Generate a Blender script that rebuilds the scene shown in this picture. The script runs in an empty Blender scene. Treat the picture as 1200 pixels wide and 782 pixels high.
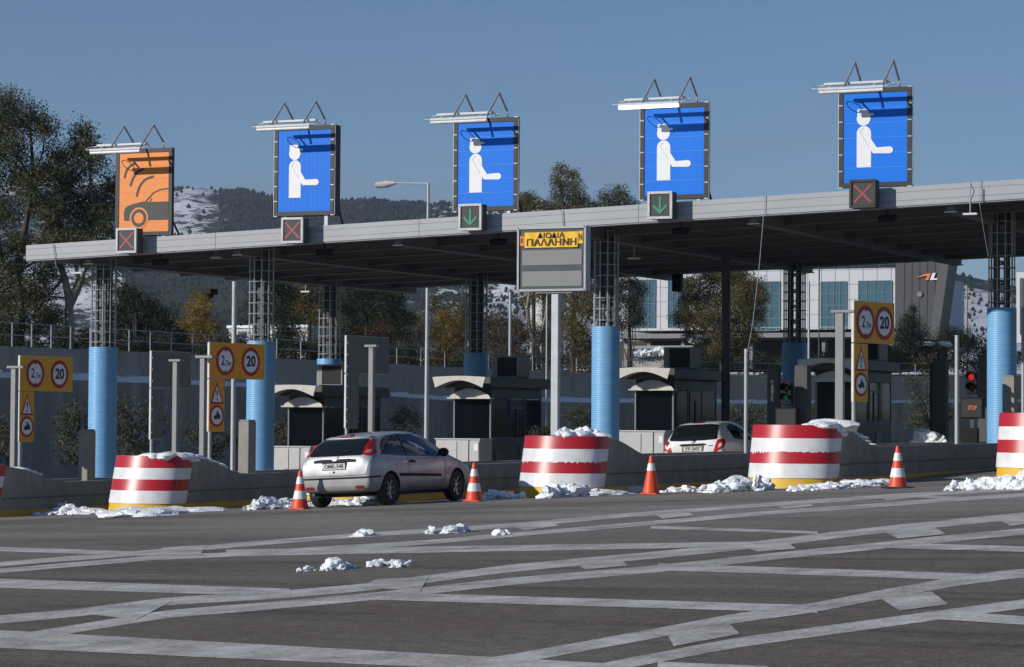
import bpy, bmesh, math, random
import numpy as np
from mathutils import Vector, Matrix
from mathutils.bvhtree import BVHTree

SC = bpy.context.scene
COL = SC.collection
rad = math.radians

# ------------------------------------------------------------------ survey of the site (photo pixels, 1200 x 782 -> metres)
f_, th_, pit_, rol_, h_ = 3008.4868, .418877, .0336, -.0068, .549
FW = np.array([-np.sin(th_)*np.cos(pit_), np.cos(th_)*np.cos(pit_), np.sin(pit_)])
_R = np.array([np.cos(th_), np.sin(th_), 0.]); _U = np.cross(_R, FW)
RT = np.cos(rol_)*_R - np.sin(rol_)*_U; UP = np.sin(rol_)*_R + np.cos(rol_)*_U
CAM = np.array([0., 0., h_])
def ray(x, y): return FW + RT*(x-600)/f_ + UP*(391-y)/f_
def at(x, y, Y):
    d = ray(x, y); return Vector(CAM + d*(Y/d[1]))
def depth(P): return float((np.array(P)-CAM) @ FW)
def ppm(P): return f_/depth(P)                       # photo pixels per metre
def gz(X, Y):
    Xc = max(-75., min(18., X)); z = .0528*Xc + .08
    if Y > 50: t = min(1., (Y-50)/8.); z += .13*t*t*(3-2*t)
    if Y < 46:
        if Y > 34: z -= .0235*(46-Y)**2/24.
        else: z -= .0235*(6 + (34-max(Y, -25.)))
    return z
def gp(x, y):
    d = ray(x, y); lo, hi = 1., 300.
    for _ in range(60):
        m = (lo+hi)/2; p = CAM + d*m
        if p[2] > gz(p[0], p[1]): lo = m
        else: hi = m
    p = CAM + d*lo; return Vector((p[0], p[1], gz(p[0], p[1])))
def gn(X, Y):
    return Vector((gz(X-.5, Y)-gz(X+.5, Y), gz(X, Y-.5)-gz(X, Y+.5), 1)).normalized()

# ------------------------------------------------------------------ materials
MATS = {}
def M(name, col, rough=.6, metal=0., var=.12, scale=5., bump=0., bscale=40., spec=.5, coat=0., emit=None, estr=0., stretch=(1,1,1), dirt=None, dirt_amt=.5, dirt_scale=3.):
    if name in MATS: return MATS[name]
    m = bpy.data.materials.new(name); m.use_nodes = True; MATS[name] = m
    nt = m.node_tree; N = nt.nodes; L = nt.links
    b = N['Principled BSDF']
    b.inputs['Roughness'].default_value = rough; b.inputs['Metallic'].default_value = metal
    b.inputs['Specular IOR Level'].default_value = spec; b.inputs['Coat Weight'].default_value = coat
    tc = N.new('ShaderNodeTexCoord'); mp = N.new('ShaderNodeMapping'); mp.inputs['Scale'].default_value = stretch
    L.new(tc.outputs['Object'], mp.inputs['Vector'])
    n = N.new('ShaderNodeTexNoise'); n.inputs['Scale'].default_value = scale; n.inputs['Detail'].default_value = 6; n.inputs['Roughness'].default_value = .62
    L.new(mp.outputs['Vector'], n.inputs['Vector'])
    mr = N.new('ShaderNodeMapRange'); mr.inputs['From Min'].default_value = .3; mr.inputs['From Max'].default_value = .7
    mr.inputs['To Min'].default_value = 1-var; mr.inputs['To Max'].default_value = 1+var
    L.new(n.outputs['Fac'], mr.inputs['Value'])
    mx = N.new('ShaderNodeVectorMath'); mx.operation = 'SCALE'; mx.inputs[0].default_value = col[:3]
    L.new(mr.outputs['Result'], mx.inputs['Scale'])
    out = mx.outputs['Vector']
    if dirt is not None:
        n2 = N.new('ShaderNodeTexNoise'); n2.inputs['Scale'].default_value = dirt_scale; n2.inputs['Detail'].default_value = 8; n2.inputs['Roughness'].default_value = .7
        L.new(mp.outputs['Vector'], n2.inputs['Vector'])
        m2 = N.new('ShaderNodeMapRange'); m2.inputs['From Min'].default_value = .5; m2.inputs['From Max'].default_value = .68; m2.inputs['To Max'].default_value = dirt_amt
        L.new(n2.outputs['Fac'], m2.inputs['Value'])
        mm = N.new('ShaderNodeMix'); mm.data_type = 'RGBA'; mm.inputs['B'].default_value = (*dirt, 1)
        L.new(m2.outputs['Result'], mm.inputs['Factor']); L.new(out, mm.inputs['A']); out = mm.outputs['Result']
    L.new(out, b.inputs['Base Color'])
    if bump:
        n3 = N.new('ShaderNodeTexNoise'); n3.inputs['Scale'].default_value = bscale; n3.inputs['Detail'].default_value = 4
        L.new(mp.outputs['Vector'], n3.inputs['Vector'])
        bp = N.new('ShaderNodeBump'); bp.inputs['Strength'].default_value = bump; bp.inputs['Distance'].default_value = .02
        L.new(n3.outputs['Fac'], bp.inputs['Height']); L.new(bp.outputs['Normal'], b.inputs['Normal'])
    if emit is not None:
        b.inputs['Emission Color'].default_value = (*emit, 1); b.inputs['Emission Strength'].default_value = estr
    return m
def leafmat(name, cols, rough=.6):
    if name in MATS: return MATS[name]
    m = bpy.data.materials.new(name); m.use_nodes = True; MATS[name] = m
    nt = m.node_tree; N = nt.nodes; L = nt.links; b = N['Principled BSDF']
    b.inputs['Roughness'].default_value = rough; b.inputs['Specular IOR Level'].default_value = .25
    g = N.new('ShaderNodeNewGeometry'); r = N.new('ShaderNodeValToRGB')
    tc = N.new('ShaderNodeTexCoord'); n = N.new('ShaderNodeTexNoise'); n.inputs['Scale'].default_value = .9; n.inputs['Detail'].default_value = 3
    L.new(tc.outputs['Object'], n.inputs['Vector'])
    ma = N.new('ShaderNodeMath'); ma.operation = 'MULTIPLY_ADD'; ma.inputs[1].default_value = .5
    L.new(g.outputs['Random Per Island'], ma.inputs[0])
    mb = N.new('ShaderNodeMath'); mb.operation = 'MULTIPLY_ADD'; mb.inputs[1].default_value = 1.5; mb.inputs[2].default_value = -.5
    L.new(n.outputs['Fac'], mb.inputs[0]); L.new(mb.outputs[0], ma.inputs[2]); L.new(ma.outputs[0], r.inputs['Fac'])
    el = r.color_ramp.elements
    while len(el) < len(cols): el.new(.5)
    for i, c in enumerate(cols):
        el[i].position = i/(len(cols)-1); el[i].color = (*c, 1)
    L.new(r.outputs['Color'], b.inputs['Base Color'])
    tr = N.new('ShaderNodeBsdfTranslucent'); mx = N.new('ShaderNodeMixShader'); mx.inputs[0].default_value = .22
    L.new(r.outputs['Color'], tr.inputs['Color']); L.new(b.outputs[0], mx.inputs[1]); L.new(tr.outputs[0], mx.inputs[2])
    L.new(mx.outputs[0], N['Material Output'].inputs['Surface'])
    return m
def glassmat(name, col=(.012,.015,.018), rough=.04, alpha=1.):
    m = M(name, col, rough=rough, var=.05, spec=.6)
    return m

# ------------------------------------------------------------------ mesh builder
class MB:
    def __init__(s): s.v = []; s.f = []; s.mi = []; s.cur = 0
    def add(s, vs, fs):
        o = len(s.v); s.v += [tuple(v) for v in vs]
        for f in fs: s.f.append([o+i for i in f]); s.mi.append(s.cur)
    def box(s, x0, x1, y0, y1, z0, z1):
        s.add([(x0,y0,z0),(x1,y0,z0),(x1,y1,z0),(x0,y1,z0),(x0,y0,z1),(x1,y0,z1),(x1,y1,z1),(x0,y1,z1)],
              [(0,3,2,1),(4,5,6,7),(0,1,5,4),(1,2,6,5),(2,3,7,6),(3,0,4,7)]); return s
    def tube(s, pts, r, n=8, cap=True):
        pts = [Vector(p) for p in pts]; k = len(pts)
        rs = r if isinstance(r, (list, tuple)) else [r]*k
        vs = []; 
        for i, p in enumerate(pts):
            if i == 0: d = pts[1]-pts[0]
            elif i == k-1: d = pts[-1]-pts[-2]
            else: d = (pts[i+1]-pts[i]).normalized() + (pts[i]-pts[i-1]).normalized()
            d.normalize()
            a = Vector((0,0,1)) if abs(d.z) < .95 else Vector((1,0,0))
            u = d.cross(a).normalized(); w = u.cross(d).normalized()
            for j in range(n):
                t = 2*math.pi*j/n; vs.append(p + u*(rs[i]*math.cos(t)) + w*(rs[i]*math.sin(t)))
        fs = []
        for i in range(k-1):
            for j in range(n):
                a = i*n+j; b = i*n+(j+1) % n; fs.append((b, a, a+n, b+n))
        if cap: fs.append(tuple(range(n))); fs.append(tuple(reversed(range((k-1)*n, k*n))))
        s.add(vs, fs); return s
    def prism(s, poly, vec):
        poly = [Vector(p) for p in poly]; v = Vector(vec); n = len(poly)
        nr = Vector((0,0,0))
        for i in range(n): nr += poly[i].cross(poly[(i+1) % n])
        if nr.dot(v) > 0: poly = poly[::-1]
        vs = poly + [p+v for p in poly]
        fs = [tuple(range(n)), tuple(reversed(range(n, 2*n)))]
        for i in range(n):
            j = (i+1) % n; fs.append((j, i, i+n, j+n))
        s.add(vs, fs); return s
    def lathe(s, prof, c=(0,0,0), n=32, axis='z'):
        vs = []
        for (r, z) in prof:
            for j in range(n):
                t = 2*math.pi*j/n; x, y = r*math.cos(t), r*math.sin(t)
                p = {'z': (x, y, z), 'x': (z, x, y), 'y': (y, z, x)}[axis]
                vs.append((p[0]+c[0], p[1]+c[1], p[2]+c[2]))
        fs = []
        for i in range(len(prof)-1):
            for j in range(n):
                a = i*n+j; b = i*n+(j+1) % n; fs.append((a, b, b+n, a+n))
        s.add(vs, fs); return s
    def sheet(s, poly): s.add(poly, [tuple(range(len(poly)))]); return s
    def build(s, name, mats, parent=None, smooth=False, bevel=0., ang=40):
        me = bpy.data.meshes.new(name); me.from_pydata(s.v, [], s.f); me.update()
        if not isinstance(mats, (list, tuple)): mats = [mats]
        for m in mats: me.materials.append(m)
        if len(mats) > 1: me.polygons.foreach_set('material_index', s.mi)
        if smooth:
            me.polygons.foreach_set('use_smooth', [True]*len(me.polygons))
            me.set_sharp_from_angle(angle=rad(ang))
        o = bpy.data.objects.new(name, me); COL.objects.link(o)
        if parent is not None: o.parent = parent
        if bevel:
            b = o.modifiers.new('edge', 'BEVEL'); b.width = bevel; b.segments = 2; b.limit_method = 'ANGLE'; b.angle_limit = rad(35)
        return o
def tag(o, label, cat, group=None, kind=None):
    o['label'] = label; o['category'] = cat
    if group: o['group'] = group
    if kind: o['kind'] = kind
    return o
def thing(name, loc, label, cat, group=None, rz=0.):
    o = bpy.data.objects.new(name, None); COL.objects.link(o); o.empty_display_size = .2
    o.location = loc; o.rotation_euler = (0, 0, rz)
    return tag(o, label, cat, group)
def struct(o): o['kind'] = 'structure'; return o
def copy_tree(o, parent=None):
    c = o.copy(); COL.objects.link(c); c.parent = parent
    for ch in list(o.children): copy_tree(ch, c)
    return c
def text(s, name, mat, parent, size, M4, ext=.004, width=None, bold=0.):
    cu = bpy.data.curves.new(name, 'FONT'); cu.body = s; cu.size = size; cu.align_x = 'CENTER'; cu.align_y = 'CENTER'; cu.extrude = ext; cu.offset = bold
    cu.resolution_u = 3
    t = bpy.data.objects.new(name, cu); COL.objects.link(t); bpy.context.view_layer.update()
    dg = bpy.context.evaluated_depsgraph_get(); me = bpy.data.meshes.new_from_object(t.evaluated_get(dg))
    bpy.data.objects.remove(t); bpy.data.curves.remove(cu)
    if width:
        xs = [v.co.x for v in me.vertices]; k = width/max(1e-6, max(xs)-min(xs)); xm = (max(xs)+min(xs))/2
        for v in me.vertices: v.co.x = (v.co.x-xm)*k
    me.transform(M4); me.materials.clear(); me.materials.append(mat); me.name = name
    o = bpy.data.objects.new(name, me); COL.objects.link(o); o.parent = parent; return o
FRONT = Matrix.Rotation(rad(90), 4, 'X')            # text lying in XY -> facing -Y

# ------------------------------------------------------------------ palette
asphalt = M('asphalt', (.058,.052,.047), .85, var=.25, scale=.35, bump=.5, bscale=60., stretch=(1,1,1), dirt=(.095,.089,.082), dirt_amt=.75, dirt_scale=.9)
concrete = M('concrete', (.29,.275,.25), .85, var=.16, scale=2.2, bump=.25, bscale=25., dirt=(.12,.12,.12), dirt_amt=.5, dirt_scale=1.2)
conc_dark = M('weathered_concrete', (.33,.275,.22), .9, var=.3, scale=.6, bump=.3, bscale=8., stretch=(1,1,.35), dirt=(.16,.145,.13), dirt_amt=.6, dirt_scale=.8)
yellow = M('yellow_paint', (.70,.42,.02), .55, var=.12, dirt=(.30,.22,.08), dirt_amt=.6, dirt_scale=2.5)
redp = M('red_paint', (.42,.012,.022), .33, var=.10, spec=.5, scale=3., dirt=(.25,.02,.02), dirt_amt=.5)
whitep = M('white_paint', (.70,.705,.715), .4, var=.06, dirt=(.5,.5,.5), dirt_amt=.5)
blue_sleeve = M('blue_sleeve', (.16,.40,.68), .45, var=.08, scale=2.5, stretch=(1,1,6), dirt=(.35,.52,.68), dirt_amt=.35)
galv = M('galvanised_steel', (.42,.44,.46), .5, metal=.3, var=.12)
steel_dark = M('dark_steel', (.05,.053,.058), .6, var=.15)
greypaint = M('grey_paint', (.27,.275,.275), .6, var=.08, dirt=(.25,.25,.24), dirt_amt=.4)
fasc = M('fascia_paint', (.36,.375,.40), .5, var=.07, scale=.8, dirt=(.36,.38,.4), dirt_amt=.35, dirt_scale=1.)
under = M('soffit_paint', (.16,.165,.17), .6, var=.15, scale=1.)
black = M('black_frame', (.022,.021,.02), .55, var=.15)
bluep = M('sign_blue', (.008,.185,.78), .5, var=.06, scale=1.5, spec=.2)
orangep = M('sign_orange', (.78,.225,.012), .45, var=.08)
signwhite = M('sign_white', (.80,.81,.83), .45, var=.04)
snow = M('snow', (.84,.87,.91), .8, var=.06, scale=4., bump=1., bscale=22., dirt=(.50,.49,.48), dirt_amt=.45, dirt_scale=7.)
tube_w = M('lamp_housing', (.62,.63,.63), .4, var=.08)
ambery = M('board_yellow', (.80,.40,.02), .5, var=.07, dirt=(.55,.30,.04), dirt_amt=.4)
redring = M('ring_red', (.42,.015,.02), .5)
blackp = M('sign_black', (.012,.012,.012), .5)
glass_d = glassmat('dark_glass')
tail_red = M('tail_lamp_red', (.45,.008,.008), .12, var=.05, coat=.6)
rubber = M('rubber', (.018,.018,.018), .8)
plastic = M('black_plastic', (.014,.014,.015), .55, spec=.15)
alloy = M('alloy_rim', (.35,.35,.36), .35, metal=.8, var=.1, dirt=(.1,.09,.08), dirt_amt=.6, dirt_scale=8)
conecol = M('cone_orange', (.72,.07,.018), .5, var=.1, dirt=(.35,.08,.04), dirt_amt=.4, dirt_scale=6)
conew = M('cone_white', (.78,.78,.78), .4, var=.06, dirt=(.5,.48,.46), dirt_amt=.4, dirt_scale=6)

def carpaint(name, col, metal, dirtc):
    m = M(name, col, .32, metal=metal, var=.03, coat=.7)
    nt = m.node_tree; N = nt.nodes; L = nt.links; b = N['Principled BSDF']
    tc = N.new('ShaderNodeTexCoord'); sp = N.new('ShaderNodeSeparateXYZ'); L.new(tc.outputs['Object'], sp.inputs[0])
    n = N.new('ShaderNodeTexNoise'); n.inputs['Scale'].default_value = 3.; n.inputs['Detail'].default_value = 6; L.new(tc.outputs['Object'], n.inputs['Vector'])
    a = N.new('ShaderNodeMath'); a.operation = 'MULTIPLY_ADD'; a.inputs[1].default_value = .6; L.new(n.outputs['Fac'], a.inputs[0]); 
    g = N.new('ShaderNodeMapRange'); g.inputs['From Min'].default_value = .25; g.inputs['From Max'].default_value = .95; g.inputs['To Min'].default_value = .55; g.inputs['To Max'].default_value = -.25
    L.new(sp.outputs['Z'], g.inputs['Value']); g.clamp = False; L.new(g.outputs['Result'], a.inputs[2])
    cl = N.new('ShaderNodeClamp'); cl.inputs['Max'].default_value = .8; L.new(a.outputs[0], cl.inputs['Value'])
    src = b.inputs['Base Color'].links[0].from_socket
    mm = N.new('ShaderNodeMix'); mm.data_type = 'RGBA'; mm.inputs['B'].default_value = (*dirtc, 1); L.new(src, mm.inputs['A']); L.new(cl.outputs[0], mm.inputs['Factor'])
    L.new(mm.outputs['Result'], b.inputs['Base Color'])
    r = N.new('ShaderNodeMapRange'); r.inputs['To Min'].default_value = .4; r.inputs['To Max'].default_value = .8; L.new(cl.outputs[0], r.inputs['Value']); L.new(r.outputs['Result'], b.inputs['Roughness'])
    c2 = N.new('ShaderNodeMapRange'); c2.inputs['To Min'].default_value = .7; c2.inputs['To Max'].default_value = .0; L.new(cl.outputs[0], c2.inputs['Value']); L.new(c2.outputs['Result'], b.inputs['Coat Weight'])
    return m
silver = carpaint('silver_car_paint', (.46,.48,.52), .3, (.205,.185,.165))
whitecar = carpaint('white_car_paint', (.74,.75,.76), 0., (.4,.38,.36))

# wear node tree for the road paint
def roadpaint():
    m = bpy.data.materials.new('road_paint'); m.use_nodes = True; nt = m.node_tree; N = nt.nodes; L = nt.links; b = N['Principled BSDF']
    b.inputs['Roughness'].default_value = .8; b.inputs['Specular IOR Level'].default_value = .2
    tc = N.new('ShaderNodeTexCoord')
    mp = N.new('ShaderNodeMapping'); mp.inputs['Scale'].default_value = (1.6, 1.6, 1); L.new(tc.outputs['Object'], mp.inputs['Vector'])
    n = N.new('ShaderNodeTexNoise'); n.inputs['Scale'].default_value = 1.; n.inputs['Detail'].default_value = 8; n.inputs['Roughness'].default_value = .7
    L.new(mp.outputs[0], n.inputs['Vector'])
    n2 = N.new('ShaderNodeTexNoise'); n2.inputs['Scale'].default_value = 22.; n2.inputs['Detail'].default_value = 8; n2.inputs['Roughness'].default_value = .75; L.new(tc.outputs['Object'], n2.inputs['Vector'])
    ad = N.new('ShaderNodeMath'); ad.operation = 'ADD'; L.new(n.outputs['Fac'], ad.inputs[0]); L.new(n2.outputs['Fac'], ad.inputs[1])
    r = N.new('ShaderNodeValToRGB'); r.color_ramp.elements[0].position = .40; r.color_ramp.elements[0].color = (.24,.23,.215,1); r.color_ramp.elements[1].position = .60; r.color_ramp.elements[1].color = (.66,.645,.62,1)
    h = N.new('ShaderNodeMath'); h.operation = 'MULTIPLY'; h.inputs[1].default_value = .5; L.new(ad.outputs[0], h.inputs[0]); L.new(h.outputs[0], r.inputs['Fac'])
    L.new(r.outputs['Color'], b.inputs['Base Color'])
    return m
road_paint = roadpaint()
#@@PART2
# ------------------------------------------------------------------ ground
def axis(fine0, fine1, step, far):
    a = list(np.arange(fine0, fine1+1e-6, step)); lo, hi = fine0, fine1; g = step
    while hi < far[1]: g *= 1.5; hi += g; a.append(hi)
    g = step; pre = []
    while lo > far[0]: g *= 1.5; lo -= g; pre.append(lo)
    return pre[::-1]+a
def sheet_grid(xs, ys, dz):
    m = MB(); nx = len(xs)
    m.v = [(x, y, gz(x, y)+dz) for y in ys for x in xs]
    m.f = [(j*nx+i, j*nx+i+1, (j+1)*nx+i+1, (j+1)*nx+i) for j in range(len(ys)-1) for i in range(nx-1)]
    m.mi = [0]*len(m.f); return m
soil = M('soil', (.10,.09,.065), .95, var=.35, scale=.3, bump=.5, bscale=6., dirt=(.7,.72,.76), dirt_amt=.8, dirt_scale=.15)
struct(sheet_grid(axis(-80,20,4,(-7000,7000)), axis(-20,100,2,(-200,8000)), -.03).build('ground', soil, smooth=True, ang=80))

def roadmat():
    m = bpy.data.materials.new('worn_asphalt'); m.use_nodes = True; nt = m.node_tree; N = nt.nodes; L = nt.links; b = N['Principled BSDF']
    b.inputs['Roughness'].default_value = .82; b.inputs['Specular IOR Level'].default_value = .12
    tc = N.new('ShaderNodeTexCoord')
    da = gp(950, 714.8)-gp(700, 709.4); rot = math.atan2(da.y, da.x)
    def noise(sc, st, det=6, ro=.65):
        mp = N.new('ShaderNodeMapping'); mp.vector_type = 'TEXTURE'; mp.inputs['Rotation'].default_value = (0, 0, rot); mp.inputs['Scale'].default_value = tuple(1/q for q in st); L.new(tc.outputs['Object'], mp.inputs['Vector'])
        n = N.new('ShaderNodeTexNoise'); n.inputs['Scale'].default_value = sc; n.inputs['Detail'].default_value = det; n.inputs['Roughness'].default_value = ro
        L.new(mp.outputs[0], n.inputs['Vector']); return n.outputs['Fac']
    def mixc(a, bcol, fac, lo, hi, amt):
        r = N.new('ShaderNodeMapRange'); r.inputs['From Min'].default_value = lo; r.inputs['From Max'].default_value = hi; r.inputs['To Max'].default_value = amt; L.new(fac, r.inputs['Value'])
        x = N.new('ShaderNodeMix'); x.data_type = 'RGBA'; x.inputs['B'].default_value = (*bcol, 1)
        if isinstance(a, tuple): x.inputs['A'].default_value = (*a, 1)
        else: L.new(a, x.inputs['A'])
        L.new(r.outputs['Result'], x.inputs['Factor']); return x.outputs['Result']
    c = mixc((.134,.113,.094), (.178,.156,.133), noise(.22, (1,1,1)), .35, .65, 1.)
    c = mixc(c, (.045,.040,.036), noise(1.3, (.07,1.,1)), .52, .72, .8)        # rubber laid down along the lanes
    c = mixc(c, (.23,.22,.205), noise(.8, (.10,1.,1), 8, .7), .50, .75, .8)  # dried salt
    c = mixc(c, (.14,.13,.12), noise(24., (1,1,1), 4), .56, .68, .7)          # aggregate
    c = mixc(c, (.03,.028,.025), noise(30., (1,1,1), 3), .60, .75, .7)
    spx = N.new('ShaderNodeSeparateXYZ'); L.new(tc.outputs['Object'], spx.inputs[0])      # asphalt turns paler in streaks towards the islands
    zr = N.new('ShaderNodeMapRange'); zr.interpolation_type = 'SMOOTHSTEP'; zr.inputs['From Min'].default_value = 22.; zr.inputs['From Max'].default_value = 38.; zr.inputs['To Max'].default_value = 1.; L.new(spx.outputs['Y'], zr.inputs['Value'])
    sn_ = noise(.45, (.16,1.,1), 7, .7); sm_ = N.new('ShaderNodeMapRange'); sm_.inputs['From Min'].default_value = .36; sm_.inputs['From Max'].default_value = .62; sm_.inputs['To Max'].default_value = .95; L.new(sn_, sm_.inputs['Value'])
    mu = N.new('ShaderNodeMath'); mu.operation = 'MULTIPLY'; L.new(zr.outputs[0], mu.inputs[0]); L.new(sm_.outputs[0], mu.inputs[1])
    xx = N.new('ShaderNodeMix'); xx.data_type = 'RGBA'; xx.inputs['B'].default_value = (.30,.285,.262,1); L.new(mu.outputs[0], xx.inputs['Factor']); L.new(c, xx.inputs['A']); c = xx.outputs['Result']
    for sc_, lo_m, hi_m in ((9., .80, 1.2), (48., .55, 1.5)):       # blotches and stone-sized grain
        gn_ = noise(sc_, (1,1,1), 3, .6); gm = N.new('ShaderNodeMapRange'); gm.inputs['From Min'].default_value = .3; gm.inputs['From Max'].default_value = .7; gm.inputs['To Min'].default_value = lo_m; gm.inputs['To Max'].default_value = hi_m; L.new(gn_, gm.inputs['Value'])
        vm = N.new('ShaderNodeVectorMath'); vm.operation = 'SCALE'; L.new(c, vm.inputs[0]); L.new(gm.outputs[0], vm.inputs['Scale']); c = vm.outputs['Vector']
    L.new(c, b.inputs['Base Color'])
    bp = N.new('ShaderNodeBump'); bp.inputs['Strength'].default_value = .5; bp.inputs['Distance'].default_value = .008
    L.new(noise(70., (1,1,1), 3), bp.inputs['Height']); L.new(bp.outputs['Normal'], b.inputs['Normal'])
    return m
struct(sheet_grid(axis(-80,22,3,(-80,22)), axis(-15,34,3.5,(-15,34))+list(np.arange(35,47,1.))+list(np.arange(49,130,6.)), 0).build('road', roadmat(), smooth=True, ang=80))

# road markings: worn pale bands, end points read off the photograph and laid on the ground
def band(m, p0, p1, t0, t1, seg=10, lift=.002):
    for i in range(seg):
        a, b = i/seg, (i+1)/seg; q = []
        for (s, sg) in ((a,-1),(b,-1),(b,1),(a,1)):
            x = p0[0]+(p1[0]-p0[0])*s; y = p0[1]+(p1[1]-p0[1])*s; t = t0+(t1-t0)*s
            g = gp(x, y+sg*t/2); q.append((g.x, g.y, g.z+lift))
        m.sheet(q[::-1])
def Lp(x, y): return (x/2, 560+y/2)
def Rp(x, y): return (600+x/2, 560+y/2)
def C6(x, y): return (700+x/2.4, 519+y/2.4)
def arr(P, pts): return [P(*p) for p in pts]
pairs = [  # (upper line, lower line, thickness px left -> right)
    (arr(Lp, [(-60,338),(190,316),(390,290),(640,276),(850,258),(1000,238),(1200,212)])+arr(C6, [(0,332),(70,325),(400,293),(520,278),(800,245),(1120,213),(1300,196)]),
     arr(Lp, [(-60,392),(130,362),(390,320),(640,300),(880,278),(1200,243)])+arr(C6, [(0,370),(200,352),(400,330),(620,307),(800,290),(1000,268),(1300,241)]), (9.5,7.5)),
    (arr(Rp, [(-300,470),(0,426)])+arr(C6, [(0,567),(200,530),(400,492),(600,467),(800,427),(1000,393),(1100,377),(1300,358)]),
     arr(C6, [(-60,652),(60,625),(200,600),(400,562),(600,535),(800,508),(1000,480),(1300,441)]), (12,10.5)),
    (arr(Lp, [(-60,208),(350,175),(800,138)])+arr(Rp, [(0,112)])+arr(C6, [(0,212),(165,198),(400,180),(520,172),(800,152),(1000,140),(1300,124)]),
     arr(Lp, [(-60,224),(360,188),(550,180),(1000,152)])+arr(Rp, [(0,134)])+arr(C6, [(0,240),(200,222),(450,200),(800,176),(1000,160),(1300,143)]), (5.5,4.5)),
]
def ribbon(m, pts, t0, t1, lift):
    """one continuous painted line through the points"""
    fine = []
    for a, b in zip(pts[:-1], pts[1:]):
        n = max(2, int(abs(b[0]-a[0])/14))
        for i in range(n): fine.append((a[0]+(b[0]-a[0])*i/n, a[1]+(b[1]-a[1])*i/n))
    fine.append(pts[-1]); x0, x1 = fine[0][0], fine[-1][0]; sm = list(fine)
    for _ in range(3): sm = [sm[0]]+[(sm[i][0], (sm[i-1][1]+2*sm[i][1]+sm[i+1][1])/4) for i in range(1, len(sm)-1)]+[sm[-1]]
    vs = []
    for x, y in sm:
        t = t0+(t1-t0)*(x-x0)/(x1-x0)
        for sg in (-1, 1): g = gp(x, y+sg*t/2); vs.append((g.x, g.y, g.z+lift))
    m.add(vs, [(2*i, 2*i+1, 2*i+3, 2*i+2) for i in range(len(sm)-1)])
k = 0
for up_, lo_, (t0, t1) in pairs:
    for ln in (up_, lo_):
        m = MB(); ribbon(m, ln, t0, t1, .0020+.0002*k); k += 1; struct(m.build('road_marking', road_paint))
patches = [arr(Lp, q) for q in ([(182,318),(300,300),(405,290),(318,334)], [(838,258),(880,240),(1005,232),(985,266)], [(346,186),(380,165),(484,158),(470,180)])]
patches += [arr(Rp, q) for q in ([(132,192),(245,182),(272,207),(172,216)], [(535,160),(640,148),(666,167),(575,174)], [(868,125),(985,114),(1017,133),(905,143)], [(1130,94),(1200,86),(1230,104),(1170,114)], [(330,84),(405,77),(427,89),(355,97)], [(610,63),(690,55),(707,67),(640,74)], [(850,44),(930,37),(950,47),(880,54)], [(-10,112),(90,102),(110,113),(30,124)])]
patches += [arr(C6, q) for q in ([(195,538),(370,508),(402,540),(215,574)], [(795,438),(940,420),(988,456),(850,474)])]
m = MB()
for q in patches: m.sheet([(g.x, g.y, g.z+.0046) for g in [gp(*a) for a in q]][::-1])
struct(m.build('road_marking', road_paint))
bands = [(Lp(-60,376),Rp(260,452),21,14), (Lp(-60,246),Lp(680,270),11,9), (Lp(-60,166),Lp(380,180),5,5), (Lp(880,278),C6(620,469),9,9), (Lp(530,177),C6(445,286),8,6),
         (C6(170,350),C6(1100,380),8,8), (C6(150,238),C6(620,254),3.5,3), (C6(800,289),C6(1300,303),6.5,6.5), (C6(960,486),C6(1300,508),10,10), (C6(830,150),C6(1020,156),2.5,2.5), (C6(170,627),C6(480,640),8,8)]
for i, b_ in enumerate(bands):
    m = MB(); ribbon(m, [b_[0], b_[1]], b_[2], b_[3], .0033+.00006*i); struct(m.build('road_marking', road_paint))

from mathutils import noise as _mn
def mnoise_(t): return _mn.noise(Vector((t, 3.3, 1.7)))*2
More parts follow.
